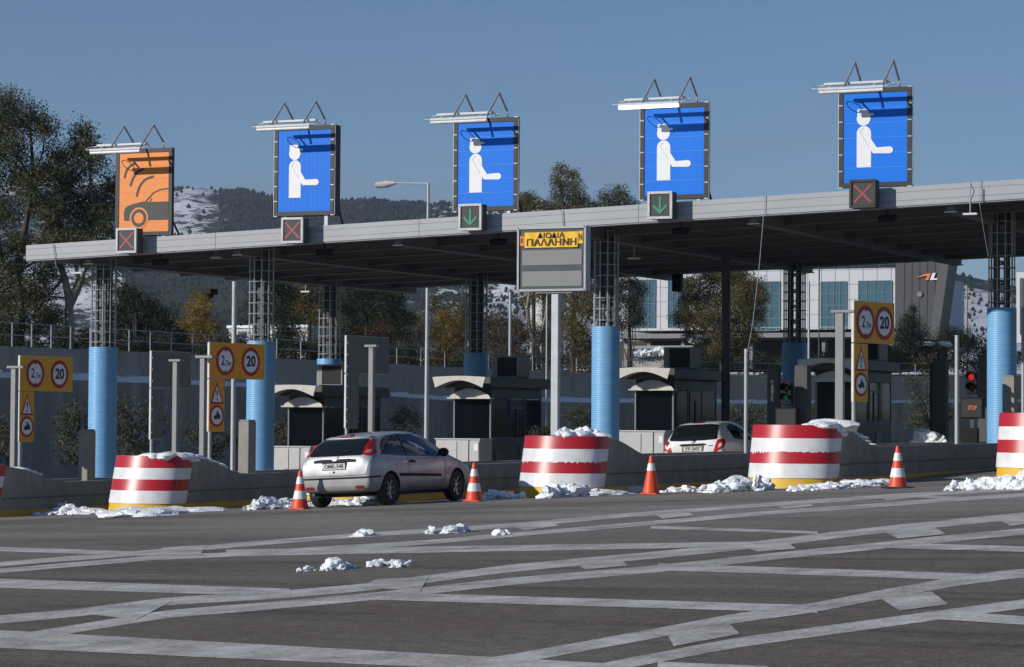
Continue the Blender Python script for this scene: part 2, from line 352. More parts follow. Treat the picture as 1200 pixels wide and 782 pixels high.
# ------------------------------------------------------------------ toll islands
def IX(n): return -34.594+4.8471*n
IYC = 47.735; IW = .86; ISEAM = .25; NH = 1.22
def nose_ring(z, grow=0., back=ISEAM):
    sh = -.35*(1-z/NH); r = []
    r.append((IW+grow, back+sh, z))
    for i in range(25):
        t = math.pi*i/24; r.append(((IW+grow)*math.cos(t), -(.55+grow)*math.sin(t)+sh, z))
    r.append((-IW-grow, back+sh, z)); return r
def wall_top(y):                                    # swooping top of the side wall
    t = min(1, max(0, (y-ISEAM-.1)/2.3)); t = t*t*(3-2*t); return NH-.05-(NH-.05-.80)*t
def make_island():
    root = bpy.data.objects.new('toll_island', None); COL.objects.link(root)
    zs = [0, .207]; m = MB()
    rr = [nose_ring(0, -.015), nose_ring(.215, -.015)]; n = len(rr[0])
    m.v = rr[0]+rr[1]; m.f = [(i, i+1, n+i+1, n+i) for i in range(n-1)]; m.mi = [0]*len(m.f)
    m.build('nose_base', yellow, root, smooth=True)
    m = MB(); zz = [.207, .345, .48, .60, .72, .845, .965, 1.09, 1.22]
    for z in zz: m.v += nose_ring(z, .004)
    for k in range(len(zz)-1):
        for i in range(n-1): m.f.append((k*n+i, k*n+i+1, (k+1)*n+i+1, (k+1)*n+i)); m.mi.append(0 if (k//2) % 2 else 1)
    o = len(m.v); m.v += nose_ring(NH, .004); m.f.append(tuple(range(o, o+n))); m.mi.append(2)
    o = len(m.v); m.v += nose_ring(.207, .004); m.f.append(tuple(reversed(range(o, o+n)))); m.mi.append(2)
    # the steel skin overhangs the concrete a little at the seam
    m.build('nose', [redp, whitep, concrete], root, smooth=True)
    ys = [ISEAM+.02, .55, .85, 1.15, 1.45, 1.75, 2.05, 2.35, 2.70, 8, 14, 20, 26, 33]
    for s in (1, -1):
        m = MB(); lo = []; hi = []
        x0, x1 = (IW-.22, IW-.025)
        for (za, zb_, xa) in ((.2, None, 0),):
            prof = [(y-(.35*(1-.45/NH) if y == ys[0] else 0), .478) for y in ys]+[(y, wall_top(y)) for y in reversed(ys)]
            m.prism([(x1*s, y, z) for y, z in prof], (-(x1-x0)*s, 0, 0))
        m.prism([(IW*s, ISEAM-.35*(1-.2/NH)+.02, .19), (IW*s, ISEAM-.35*(1-.45/NH)+.02, .43), (IW*s, 33, .43), (IW*s, 33, .19)], (-.22*s, 0, 0))
        m.box(min((IW-.2)*s, (IW-.075)*s), max((IW-.2)*s, (IW-.075)*s), ISEAM-.1, 32.9, .42, .50)
        m.prism([((IW)*s, ISEAM-.2, .431), ((IW-.025)*s, ISEAM-.2, .452), ((IW-.1)*s, ISEAM-.2, .452), ((IW-.1)*s, ISEAM-.2, .431)], (0, 32.2, 0))
        m.build('side_wall', concrete, root)
        m = MB(); m.prism([((IW+.004)*s, ISEAM-.33, 0), ((IW+.004)*s, ISEAM-.29, .2), ((IW+.004)*s, 33.01, .2), ((IW+.004)*s, 33.01, 0)], (-.2*s, 0, 0)); m.build('kerb_stripe', yellow, root)
    m = MB(); m.prism([(IW-.23, ISEAM+.03, .1)]+[(IW-.23, y, wall_top(y)-.02) for y in ys[:9]]+[(IW-.23, ys[8], .1)], (-2*(IW-.23), 0, 0))
    m.build('infill', concrete, root)
    m = MB(); m.box(-IW+.23, IW-.23, 2.71, 33, -.1, .25); m.build('platform', concrete, root)
    return root
isl_lab = {-1: None,
 0: 'toll island cut by the left edge, only the rim of its striped nose showing',
 1: 'toll island whose red and white nose stands left of the silver hatchback',
 2: 'toll island whose striped nose is hidden behind the silver hatchback',
 3: 'toll island with the message sign standing on its red and white nose',
 4: 'toll island with a thick tongue of snow over its striped nose',
 5: 'toll island cut by the right edge, its striped nose free of snow on top'}
proto = make_island(); ISL = {}
for n in range(-1, 6):
    o = proto if n == -1 else copy_tree(proto)
    o.location = (IX(n), IYC, gz(IX(n), IYC)-.01); ISL[n] = o
    tag(o, isl_lab[n] or 'farthest left toll island, only its grey wall reaching into the frame', 'toll island', 'toll islands between the lanes')

for n, sd_ in ((3, 1), (4, 2)):                      # white paint run ragged over the red band
    rnd = random.Random(sd_); rr = nose_ring(.726, .007)[2:-2]; vs, fs = [], []
    fine = []
    for a, b in zip(rr[:-1], rr[1:]):
        for q in range(5): fine.append(Vector(a).lerp(Vector(b), q/5))
    for i, p in enumerate(fine):
        dz = .012+.022*abs(mnoise_(i*.31+sd_*7))+(.05*rnd.random() if rnd.random() < (.22 if i > 70 else .07) else 0)
        vs += [tuple(p), (p.x, p.y-.35*dz/NH*1., p.z-dz)]
    m = MB(); m.add(vs, [(2*i+1, 2*i, 2*i+2, 2*i+3) for i in range(len(fine)-1)]); m.build('paint_run', whitep, ISL[n])

# ------------------------------------------------------------------ snow
from mathutils import noise as mnoise
def ico(sub):
    bm = bmesh.new(); bmesh.ops.create_icosphere(bm, subdivisions=sub, radius=1)
    v = [x.co.copy() for x in bm.verts]; f = [[q.index for q in x.verts] for x in bm.faces]; bm.free(); return v, f
ICO2, ICO3 = ico(2), ico(3)
def lump(m, c, r, rnd, flat=.75, zmin=None, src=ICO2, amp=1.):
    s = Vector((rnd.uniform(0,50), rnd.uniform(0,50), rnd.uniform(0,50))); v = []
    sx, sy = rnd.uniform(.6,1.6), rnd.uniform(.6,1.5)
    for p in src[0]:
        k = 1+amp*(.75*mnoise.noise(p*1.1+s)+.42*mnoise.noise(p*2.4+s)+.24*mnoise.noise(p*6.5+s))
        q = Vector((p.x*sx*r*k, p.y*sy*r*k, p.z*r*flat*k))+Vector(c)
        if zmin is not None: q.z = max(q.z, zmin-.02)
        v.append(q)
    m.add(v, src[1])
def heap(pxs, label, n, rmin, rmax, seed, spread=.25, cat='snow heap', group='shovelled snow along the islands'):
    """pxs: polyline of base pixels; chunks of snow strewn along it"""
    rnd = random.Random(seed); pts = [gp(p[0], p[1]+(.3 if cat == 'snow heap' else 0)) for p in pxs]; m = MB(); L = sum((b-a).length for a, b in zip(pts[:-1], pts[1:])) or 1
    o = pts[0]
    for i in range(int(n*2.4)):
        t = rnd.random(); s = t*(len(pts)-1); k = min(int(s), len(pts)-2) if len(pts) > 1 else 0
        p = pts[k].lerp(pts[k+1], s-k) if len(pts) > 1 else pts[0].copy()
        r = rnd.uniform(rmin, rmax)*(.75 if rnd.random() < .15 else .38)
        g_ = rnd.gauss(0, 1); p = p+Vector((rnd.gauss(0, spread*.5), g_*spread, 0)); hh = rmax*.75*math.exp(-g_*g_)*rnd.random()*(.35+.65*abs(math.sin(s*5+seed))); z = gz(p.x, p.y)+hh
        lump(m, (p.x-o.x, p.y-o.y, z-o.z+r*rnd.uniform(.1,.5)), r, rnd, rnd.uniform(.55,.95), z-hh-o.z, ICO3 if r > .09 else ICO2)
    for i in range(max(3, n//6)):                       # the trodden base that ties the chunks together
        s = i/max(2, n//6-1)*(len(pts)-1); k = min(int(s), len(pts)-2); p = pts[k].lerp(pts[k+1], min(1, s-k)); z = gz(p.x, p.y)
        lump(m, (p.x-o.x, p.y-o.y, z-o.z), max(rmax*.55, L/max(3, n//6)*.55), rnd, .30, z-o.z, ICO3)
    ob = m.build('snow_heap' if cat == 'snow heap' else 'snow_lump', snow, smooth=True, ang=34); ob.location = o
    return tag(ob, label, cat, group)
heap([(14,604),(60,603),(112,602)], 'low ragged bank of snow along the wall foot at the far left', 60, .05, .19, 1, .25)
heap([(72,602),(86,602)], 'tall knob of snow on the bank left of the leftmost full striped nose', 9, .16, .30, 21, .1)
heap([(150,605.5),(180,604),(214,600)], 'snow chunks against the yellow foot of the nose left of the silver car', 26, .03, .10, 2, .15)
heap([(302,597),(345,595)], 'snow heap between the wall and the cone behind the silver hatchback', 40, .08, .24, 3, .25)
heap([(384,592),(452,591)], 'snow seen under the rear bumper of the silver hatchback', 40, .07, .2, 4, .25)
heap([(566,586),(604,584)], 'snow heap between the cone by the silver bonnet and the scraped striped nose', 30, .06, .18, 5, .2)
heap([(640,584),(680,582)], 'white snow heap against the yellow foot of the nose under the message sign', 30, .06, .22, 6, .12)
heap([(690,581),(742,577)], 'low strip of snow between the nose under the message sign and the plain red cone', 34, .05, .15, 7, .2)
heap([(778,577),(832,575)], 'thin grey strip of snow just right of the plain red cone', 26, .04, .12, 8, .2)
heap([(838,577),(900,574)], 'tall snow heap at the left foot of the nose with the snow tongue', 44, .07, .25, 9, .17)
heap([(934,575),(980,573),(1040,567)], 'long snow bank running along the wall from the snow tongued nose to the right cone', 70, .04, .13, 10, .2)
heap([(1120,574),(1160,573),(1215,572)], 'snow heap at the foot of the rightmost striped nose', 50, .06, .19, 11, .2)
smalls = [((425,629),.15,5,'flat patch of snow alone on the road below the silver car\'s rear wheel'), ((507,626),.10,3,'small round snow clod left of the longest row of clods below the car'),
 ((533,625),.16,7,'longest row of snow clods on the road below the front of the silver car'), ((591,627),.12,2,'single snow clod on the road right of the row below the silver car'),
 ((360,670),.09,3,'smallest snow crumb in the foreground, left of the large clod'), ((395,668),.15,7,'largest snow clod in the foreground on the dark asphalt'),
 ((443,664),.11,4,'rounded snow clod left in the pair of foreground clods'), ((470,665),.12,5,'snow clod right in the pair of foreground clods, with a low tail')]
for i, (p, r, n, lb) in enumerate(smalls):
    w = 8 if n > 4 else 3
    heap([(p[0]-w, p[1]), (p[0]+w, p[1]-1)], lb, n+3, r*.45, r*.72, 40+i, .06, 'snow clod', 'snow clods on the road')
# snow lying on the noses
def cap(n, pts, rs, label, seed, lumps=0):
    rnd = random.Random(seed); m = MB()
    for (x, y, z), r in zip(pts, rs): lump(m, (x*1.13, y-.42, z-.03 if y < 1 else wall_top(y-.42)+.03), r*1.12, rnd, .36, None, ICO3, .42)
    for i in range(lumps): lump(m, (rnd.uniform(-.3,.6), rnd.uniform(-.3,.5), NH+.05), rnd.uniform(.08,.16), rnd, .8)
    o = m.build('snow_sheet', snow, smooth=True, ang=70); o.location = Vector((IX(n), IYC, gz(IX(n), IYC)-.01)); tag(o, label, 'snow cap', 'snow lying on the striped noses')
tong = [(.38,.12,1.24),(.46,.2,1.25),(.5,.3,1.25),(.6,.35,1.24),(.72,.55,1.17),(.76,.62,1.08),(.55,.7,1.25),(.55,1.0,1.23),(.58,1.3,1.2),(.6,1.6,1.15),(.6,1.9,1.07),(.6,2.2,1.0),(.6,2.5,.93),(.6,2.8,.87),(.6,3.1,.83),(.45,.6,1.24),(.45,1.2,1.2),(.4,.45,1.25)]
cap(4, tong, [.13,.16,.19,.22,.2,.12,.3,.28,.25,.2,.17,.15,.13,.11,.09,.24,.22,.2], 'thick tongue of snow curling over the nose right of the white hatchback', 5)
tong1 = [(.2,.0,1.23),(.45,.2,1.23),(.62,.45,1.22),(.73,.62,1.16),(.5,.8,1.23),(.55,1.2,1.2),(.58,1.5,1.17),(.3,.6,1.23),(.1,.2,1.23),(.58,1.75,1.12),(.6,2.0,1.05),(.6,2.2,1.0)]
cap(1, tong1, [.2,.24,.22,.13,.26,.2,.17,.26,.2,.15,.14,.12], 'thin sheet of snow on top of the nose left of the silver hatchback', 6)
cap(3, [(.2,.1,1.26),(.35,.4,1.27),(.5,.6,1.25)], [.2,.24,.2], 'broken lumps of snow on the nose at the foot of the message sign post', 7, 9)
cap(0, [(.55,1.5,.97),(.57,1.65,.9),(.58,1.8,.86),(.59,1.95,.86),(.6,2.1,.82)], [.13,.13,.13,.12,.1], 'thin streaks of snow on the sloping wall under the leftmost yellow boards', 8)

# ------------------------------------------------------------------ canopy
CF, CB = 59.3, 80.; XL, XR = -41.14, 7.
def cfb(X): return 4.87+.0328*(X+41.14)
def cft(X): return 5.28+.0345*(X+41.14)
def cbb(X): return 5.03+.0324*(X+41.19)
def cb(X, Y): return cfb(X)+(cbb(X)-cfb(X))*(Y-CF)/(CB-CF)
canopy = thing('toll_canopy', (XL, CF, cfb(XL)), 'long flat grey canopy spanning every lane, with a pale ribbed fascia and dark underside', 'canopy')
o = Vector(canopy.location)
def cq(m, X0, X1, Y0, Y1, f0, f1):                   # sloped slab between two height functions (of X, Y)
    vs = [Vector((X, Y, f(X, Y)))-o for f in (f0, f1) for (X, Y) in ((X0,Y0),(X1,Y0),(X1,Y1),(X0,Y1))]
    m.add(vs, [(0,3,2,1),(4,5,6,7),(0,1,5,4),(1,2,6,5),(2,3,7,6),(3,0,4,7)])
m = MB(); hts = [0, .29, .345, .72, .775, 1.0]
segs = [XL]+[XL+6.05*i for i in range(1, 8)]+[XR]
for k, (a, b) in enumerate(((.0,.27),(.285,.715),(.73,1.0))):
    for X0, X1 in zip(segs[:-1], segs[1:]):
        cq(m, X0+.006, X1-.006, CF, CF+.05, lambda X, Y: cfb(X)+(cft(X)-cfb(X))*a, lambda X, Y: cfb(X)+(cft(X)-cfb(X))*b)
    cq(m, XL, XL+.05, CF+.052, CB, lambda X, Y: cb(X,Y)+.41*a, lambda X, Y: cb(X,Y)+.41*b)
    cq(m, XL, XR, CB+.002, CB+.05, lambda X, Y: cb(X,CB)+.41*a, lambda X, Y: cb(X,CB)+.41*b)
cq(m, XL+.05, XR, CF+.06, CF+.09, lambda X, Y: cfb(X)+.01, lambda X, Y: cft(X)-.02)
m.build('fascia', fasc, canopy)
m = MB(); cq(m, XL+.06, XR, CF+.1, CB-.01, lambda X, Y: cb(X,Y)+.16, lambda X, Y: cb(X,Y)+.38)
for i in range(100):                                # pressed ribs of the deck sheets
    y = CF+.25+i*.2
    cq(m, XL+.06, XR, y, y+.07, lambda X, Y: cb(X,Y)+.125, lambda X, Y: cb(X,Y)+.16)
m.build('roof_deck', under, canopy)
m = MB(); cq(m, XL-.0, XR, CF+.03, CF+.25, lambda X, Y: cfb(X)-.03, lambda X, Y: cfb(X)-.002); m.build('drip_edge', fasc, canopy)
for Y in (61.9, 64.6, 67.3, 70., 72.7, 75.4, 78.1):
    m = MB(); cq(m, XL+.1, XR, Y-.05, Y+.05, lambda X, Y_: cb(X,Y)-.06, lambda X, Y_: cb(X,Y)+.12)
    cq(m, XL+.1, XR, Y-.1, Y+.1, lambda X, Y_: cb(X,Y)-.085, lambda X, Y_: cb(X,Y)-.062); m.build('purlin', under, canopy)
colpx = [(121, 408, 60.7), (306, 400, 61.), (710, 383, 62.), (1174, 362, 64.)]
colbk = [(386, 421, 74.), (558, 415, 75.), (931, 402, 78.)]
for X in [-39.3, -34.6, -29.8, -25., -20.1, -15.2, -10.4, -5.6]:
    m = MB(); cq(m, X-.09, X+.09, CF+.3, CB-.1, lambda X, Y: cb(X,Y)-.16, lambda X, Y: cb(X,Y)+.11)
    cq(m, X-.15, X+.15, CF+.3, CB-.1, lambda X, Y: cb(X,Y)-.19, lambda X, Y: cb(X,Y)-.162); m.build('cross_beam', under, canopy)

def make_column(P, ztop, zs, zg, r, label):
    t = thing('canopy_column', (P.x, P.y, zg), label, 'column', 'canopy columns with blue sleeves')
    hs = zs-zg; ht = ztop-zg
    m = MB(); prof = [(r, 0)]; k = 0; z = .0
    while z < hs-.02: prof += [(r, z+.004), (r, z+.050), (r-.0022, z+.053)]; z += .056
    prof += [(r, hs-.004), (r-.02, hs), (0.001, hs)]
    m.lathe(prof, n=40); m.build('sleeve', blue_sleeve, t, smooth=True, ang=50)
    m = MB(); n = 10
    for j in range(n):
        a = 2*math.pi*(j+.3)/n; x, y = (r-.05)*math.cos(a), (r-.05)*math.sin(a); m.tube([(x,y,hs),(x,y,ht)], .017, 6)
    z = hs+.16
    while z < ht-.05:
        pts = [((r-.03)*math.cos(2*math.pi*j/20), (r-.03)*math.sin(2*math.pi*j/20), z) for j in range(21)]; m.tube(pts, .012, 5, cap=False); z += .29
    m.build('cage', galv, t, smooth=True)
    m = MB()
    for a in range(4):
        x, y = .13*(1 if a % 2 else -1), .13*(1 if a > 1 else -1); m.box(x-.045, x+.045, y-.045, y+.045, hs-.05, ht)
    for zz in np.arange(hs+.1, ht, .5): m.box(-.13, .13, -.02, .02, zz, zz+.05); m.box(-.02, .02, -.13, .13, zz+.06, zz+.11)
    m.build('core', steel_dark, t)
cl = ['leftmost canopy column, blue ribbed sleeve under a wire cage, behind the leftmost full nose', 'canopy column with blue sleeve half covered by the bright orange boards',
      'canopy column with blue sleeve right of the overhead message sign', 'rightmost canopy column with blue sleeve, beside the red light and STOP display']
for (x, y, Y), lb in zip(colpx, cl):
    P = at(x, y, Y); make_column(P, cb(P.x, Y)+.12, P.z, gz(P.x, Y), 16.5/ppm(P)*(1.04 if x > 1000 else 1), lb)
for (x, y, Y), lb in zip(colbk, ['sunlit rear canopy column above the roof of the leftmost booth', 'shaded rear canopy column standing behind the booth left of the message sign', 'shaded dark blue rear canopy column left of the booth with the mustard boards']):
    P = at(x, y, Y); make_column(P, cb(P.x, Y)+.12, P.z, gz(P.x, Y), 14.5/ppm(P), lb)
def pole(name, x, Y, r, ztop_px, label, mat, cat='post', group=None, zb=None, box=False, dz=0):
    P = at(x, ztop_px, Y); zg = gz(P.x, Y) if zb is None else zb
    t = MB(); h = P.z-zg+dz
    if box: t.box(-r, r, -r, r, 0, h)
    else: t.tube([(0,0,0),(0,0,h)], r, 12)
    o = t.build(name, mat, smooth=not box, bevel=.006 if box else 0); o.location = (P.x, Y, zg); return tag(o, label, cat, group)
P = at(275, 400, 76); ob = pole('canopy_post', 275, 76., .085, 330, 'slim grey post under the canopy left of the column with bright orange boards', galv, group='slim posts under the canopy')
P = at(851, 300, 68); ob = pole('canopy_post', 851, 68., .12, 294, 'slim dark post under the canopy in front of the big drooping olive tree', steel_dark, group='slim posts under the canopy', dz=.1)
P = at(1046, 400, 72); pole('canopy_post', 1092, 72., .06, 425, 'short thin dark post right of the booth with the mustard boards', steel_dark, group='slim posts under the canopy')

# ------------------------------------------------------------------ overhead lane signs
PW, PH, BD = 1.57, 2.15, .115
def lane_sign(cx, cy, kind, label, thick=.12, seams='h', lit=False, dl=0.):
    C3 = at(cx, cy, CF+.2); zc = C3.z; X = C3.x; zb = cft(X)
    t = thing('lane_sign', (X, CF+.2, zb-.02), label, 'lane sign', 'overhead lane signs on the canopy')
    z0 = zc-PH/2-zb+.02; z1 = z0+PH; w = PW/2
    m = MB()
    m.box(-w-BD, w+BD, -.015, thick, z1, z1+BD); m.box(-w-BD, w+BD, -.015, thick, z0-BD, z0)
    m.box(-w-BD, -w, -.015, thick, z0, z1); m.box(w, w+BD, -.015, thick, z0, z1); m.box(-w, w, .05, thick-.002, z0, z1)
    m.build('frame', black, t, bevel=.006)
    for s in (-1, 1):
        m = MB(); x = s*(w+BD+.009); m.box(x-.008, x+.008, 0, .03, z0-BD, z1+BD)
        for k in range(7):
            zz = z0-BD+(PH+2*BD)*k/6; a, b = sorted((s*(w+.015), s*(w+BD-.001)))
            m.box(a, b, -.024, -.0155, zz-.012, zz+.012)
        if kind != 'car': m.build('edge_rail', galv, t)
    m = MB(); m.box(-w+.001, w-.001, 0, .048, z0+.001, z1-.001); m.build('panel', orangep if kind == 'car' else bluep, t)
    m = MB()
    if seams == 'h':
        for k in range(1, 6): m.box(-w+.01, w-.01, -.0025, -.0005, z0+PH*k/6-.004, z0+PH*k/6+.004)
    else:
        for k in range(1, 12): m.box(-w+PW*k/12-.003, -w+PW*k/12+.003, -.0025, -.0005, z0+.01, z1-.01)
    m.build('panel_seam', M('seam_orange',(.5,.17,.02),.5) if kind == 'car' else (M('seam_blue',(.10,.25,.72),.5) if seams == 'h' else M('seam_navy',(.012,.08,.42),.5)), t)
    def uv(u, v): return (-w+u*PW, -.004, z1-v*PH)
    def shp(m, pts, d=.006): m.prism([(*uv(u, v)[:1], -.003, uv(u, v)[2]) for u, v in pts], (0, -d, 0))
    def disc(u, v, r, n=28, a0=0, a1=360): return [(u+r*math.cos(rad(a0+(a1-a0)*i/n)), v+r*PW/PH*math.sin(rad(a0+(a1-a0)*i/n))) for i in range(n+(a1-a0 < 360))]
    def stroke(m, pts, th, d):                       # rounded ribbon along points (u, v)
        q = [Vector((uv(u, v)[0], 0, uv(u, v)[2])) for u, v in pts]; L_, R_ = [], []
        for i, p in enumerate(q):
            e = (q[min(i+1, len(q)-1)]-q[max(i-1, 0)]).normalized(); nn = Vector((-e.z, 0, e.x))*th/2; L_.append(p+nn); R_.append(p-nn)
        e0 = (q[0]-q[1]).normalized(); e1 = (q[-1]-q[-2]).normalized(); n0 = Vector((-e0.z,0,e0.x)); n1 = Vector((-e1.z,0,e1.x))
        c0 = [q[0]+(n0*math.cos(a)+e0*math.sin(a))*th/2 for a in np.linspace(.3, math.pi-.3, 6)]
        c1 = [q[-1]+(n1*math.cos(a)+e1*math.sin(a))*th/2 for a in np.linspace(.3, math.pi-.3, 6)]
        # order: L forward, cap1, R back, cap0
        poly = L_+c1[::-1]*0+[q[-1]+(e1*math.sin(a)+(L_[-1]-q[-1])/(th/2)*math.cos(a))*th/2 for a in np.linspace(.3, math.pi-.3, 6)]+R_[::-1]+[q[0]+(e0*math.sin(a)-(L_[0]-q[0])/(th/2)*math.cos(a))*th/2 for a in np.linspace(.3, math.pi-.3, 6)]
        m.prism([(p.x, -.003, p.z) for p in poly], (0, -d, 0))
    if kind != 'car':
        m = MB()
        shp(m, disc(.32,.285,.108), .006)
        shp(m, [(.222,.185),(.245,.178),(.37,.178),(.40,.205),(.40,.27),(.222,.27)], .007)
        shp(m, [(.40,.228),(.475,.228),(.475,.252),(.40,.252)], .0065)
        shp(m, [(.2125,.83),(.2125,.45)]+[(u, v) for u, v in disc(.325,.45,.1125,16,180,360)]+[(.4375,.83)], .005)
        m.build('pictogram', signwhite, t)
        m = MB(); stroke(m, [(.325,.46),(.50,.645),(.73,.645)], .165, .0085)
        m.build('pictogram_arm', signwhite, t)
        m = MB(); stroke(m, [(.318,.392),(.265,.435),(.405,.60)], .012, .0095); m.build('arm_outline', M('outline_grey',(.35,.42,.55),.5), t)
    else:
        m = MB()
        for pts in ([(.11,.30),(.145,.22),(.22,.16),(.31,.13)], [(.23,.405),(.285,.31),(.38,.235),(.49,.205)], [(.36,.54),(.42,.42),(.53,.34),(.68,.305)]):
            sm = []
            for i in range(len(pts)-1):
                p0, p1, p2, p3 = [np.array(pts[max(0, min(len(pts)-1, j))]) for j in (i-1, i, i+1, i+2)]
                for s in np.linspace(0, 1, 6, endpoint=False):
                    sm.append(tuple(.5*((2*p1)+(-p0+p2)*s+(2*p0-5*p1+4*p2-p3)*s*s+(-p0+3*p1-3*p2+p3)*s**3)))
            sm.append(pts[-1]); stroke(m, sm, .062, .006)
        m.build('radio_waves', blackp, t)
        m = MB()
        shp(m, [(.115,.855),(.10,.75),(.13,.69),(.22,.655),(.50,.615),(.62,.625),(.995,.625),(.995,.855),(.60,.855)]+[(.40+.20*math.cos(a), .84+.20*PW/PH*math.sin(a)) for a in np.linspace(-.1, -math.pi+.1, 14)][:0]+[(.20,.855)])
        stroke(m, [(.54,.62),(.70,.51),(.82,.475),(.985,.462)], .035, .0065)
        stroke(m, [(.625,.62),(.66,.585)], .03, .0062)
        m.build('car_pictogram', blackp, t)
        m = MB(); shp(m, disc(.41,.825,.185), .008); m.build('wheel_gap', orangep, t)
        m = MB(); shp(m, disc(.41,.825,.155), .010); m.build('wheel_disc', blackp, t)
        m = MB(); shp(m, disc(.41,.825,.095), .012); m.build('wheel_hub', orangep, t)
    for x in (-w*.75, w*.82): m = MB(); m.box(x-.05, x+.05, .0+thick*.1, thick*.1+.09, -.35, z0-BD+.001); m.build('leg', galv, t)
    m = MB(); m.tube([(w*.95, thick, z0+.5), (w*.95, 1.0, -.25)], .028, 8); m.build('back_stay', steel_dark, t)
    top = z1+BD
    for xa in (-.62, .32):
        m = MB(); m.tube([(xa+.25, .06, top-.02), (xa+.25, .06, top+.16), (xa+.25, -.45, top+.58), (xa+.10, -.86, top-.05)], .028, 8); m.build('lamp_arm', M('arm_steel',(.30,.31,.32),.5,metal=.4), t, smooth=True)
    lx = -.32+dl; m = MB()
    m.box(lx-.80, lx+.80, -.99, -.87, top-.13, top-.07); m.box(lx-.74, lx+.84, -.72, -.61, top+.02, top+.08)
    m.prism([(lx-.6,-.90,top-.07),(lx-.6,-.66,top+.03),(lx-.6,-.66,top-.0),(lx-.6,-.90,top-.10)], (.05,0,0)); m.prism([(lx+.5,-.90,top-.07),(lx+.5,-.66,top+.03),(lx+.5,-.66,top-.0),(lx+.5,-.90,top-.10)], (.05,0,0)); m.build('lamp_rail', tube_w, t, bevel=.01)
    m = MB(); m.tube([(lx-.78,-.95,top-.175),(lx+.78,-.95,top-.175)], .042, 10)
    m.build('lamp_tube', M('tube_lit',(.8,.8,.78),.3,emit=(1.,.98,.92),estr=2.2) if lit else M('tube_off',(.74,.75,.75),.3), t, smooth=True)
    for x in (lx-.86, lx+.86):
        m = MB(); m.tube([(x+.14*math.cos(a), -.8+.17*math.sin(a), top-.03+.06*math.sin(a)) for a in np.linspace(0, 2*math.pi, 17)], .011, 5, cap=False)
        m.build('cable_loop', tube_w, t, smooth=True)
    return t
lane_sign(168.5, 225.5, 'car', 'orange lane sign with a black car and radio waves, leftmost on the canopy', .10)
lane_sign(356.5, 200.2, 'man', 'blue toll attendant sign second from left, deep black box with vertical seams', .34, 'v', dl=.2)
lane_sign(569, 193, 'man', 'blue toll attendant sign in the middle, left of the tall tree above the canopy', .12)
lane_sign(790, 177.6, 'man', 'blue toll attendant sign whose lamp tube is lit, second from right', .12, 'h', True)
lane_sign(1025.5, 161.2, 'man', 'blue toll attendant sign at the right, above the black framed red cross', .12)

# ------------------------------------------------------------------ lane signals on the fascia
xred = M('led_red', (.26,.035,.055), .5, emit=(.9,.10,.12), estr=.06); ggrn = M('led_green', (.02,.20,.12), .5, emit=(.05,.75,.40), estr=.04)
sigface = M('signal_face', (.030,.038,.040), .6, var=.4, scale=30.)
def lane_signal(cx, cy, kind, white, label):
    P = at(cx, cy, CF-.45); s = .325; sh = .34
    t = thing('lane_signal', (P.x, CF-.45, P.z), label, 'lane signal', 'lane signals on the canopy edge')
    fr = M('signal_frame_white', (.55,.56,.57), .5, dirt=(.3,.3,.3), dirt_amt=.5) if white else black
    m = MB(); b = .065
    m.box(-s, s, 0, .06, sh-b, sh); m.box(-s, s, 0, .06, -sh, -sh+b); m.box(-s, -s+b, 0, .06, -sh+b, sh-b); m.box(s-b, s, 0, .06, -sh+b, sh-b); m.build('frame', fr, t, bevel=.008)
    m = MB(); m.box(-s+.01, s-.01, .062, .36, -sh+.01, sh-.01); m.build('housing', M('signal_housing', (.07,.075,.08), .6), t, bevel=.01)
    m = MB(); m.box(-s+b+.001, s-b-.001, .03, .061, -sh+b+.001, sh-b-.001); m.build('face', sigface, t)
    m = MB(); q = s-b-.05
    def bar(a, c, w=.028):
        a, c = Vector((a[0],0,a[1])), Vector((c[0],0,c[1])); e = (c-a).normalized(); n = Vector((-e.z,0,e.x))*w
        m.prism([Vector((p.x,.029,p.z)) for p in (a+n, c+n, c-n, a-n)], (0,-.008-.001*len(m.f)/6,0))
    if kind == 'x': bar((-q,-q),(q,q)); bar((-q,q),(q,-q)); m.build('cross', xred, t)
    else: bar((0,q),(0,-q*.75)); bar((-q*.85,0),(0.02,-q*.95)); bar((q*.85,0),(-.02,-q*.95)); m.build('arrow', ggrn, t)
    m = MB(); m.box(-.12, .12, .36, .47, -.06, .06); m.box(.17, .21, .36, .46, -.3, -.2); m.build('bracket', steel_dark, t)
    return t
lane_signal(147.5, 282, 'x', True, 'white framed red cross signal under the orange car sign')
lane_signal(342, 270, 'x', True, 'white framed red cross signal under the deep black boxed blue sign')
lane_signal(550.5, 254.5, 'a', True, 'white framed green arrow signal under the middle blue sign, left of the message sign')
lane_signal(773, 240.5, 'a', True, 'white framed green arrow signal under the blue sign with the lit lamp')
lane_signal(1010.5, 227, 'x', False, 'black framed red cross signal under the rightmost blue sign')
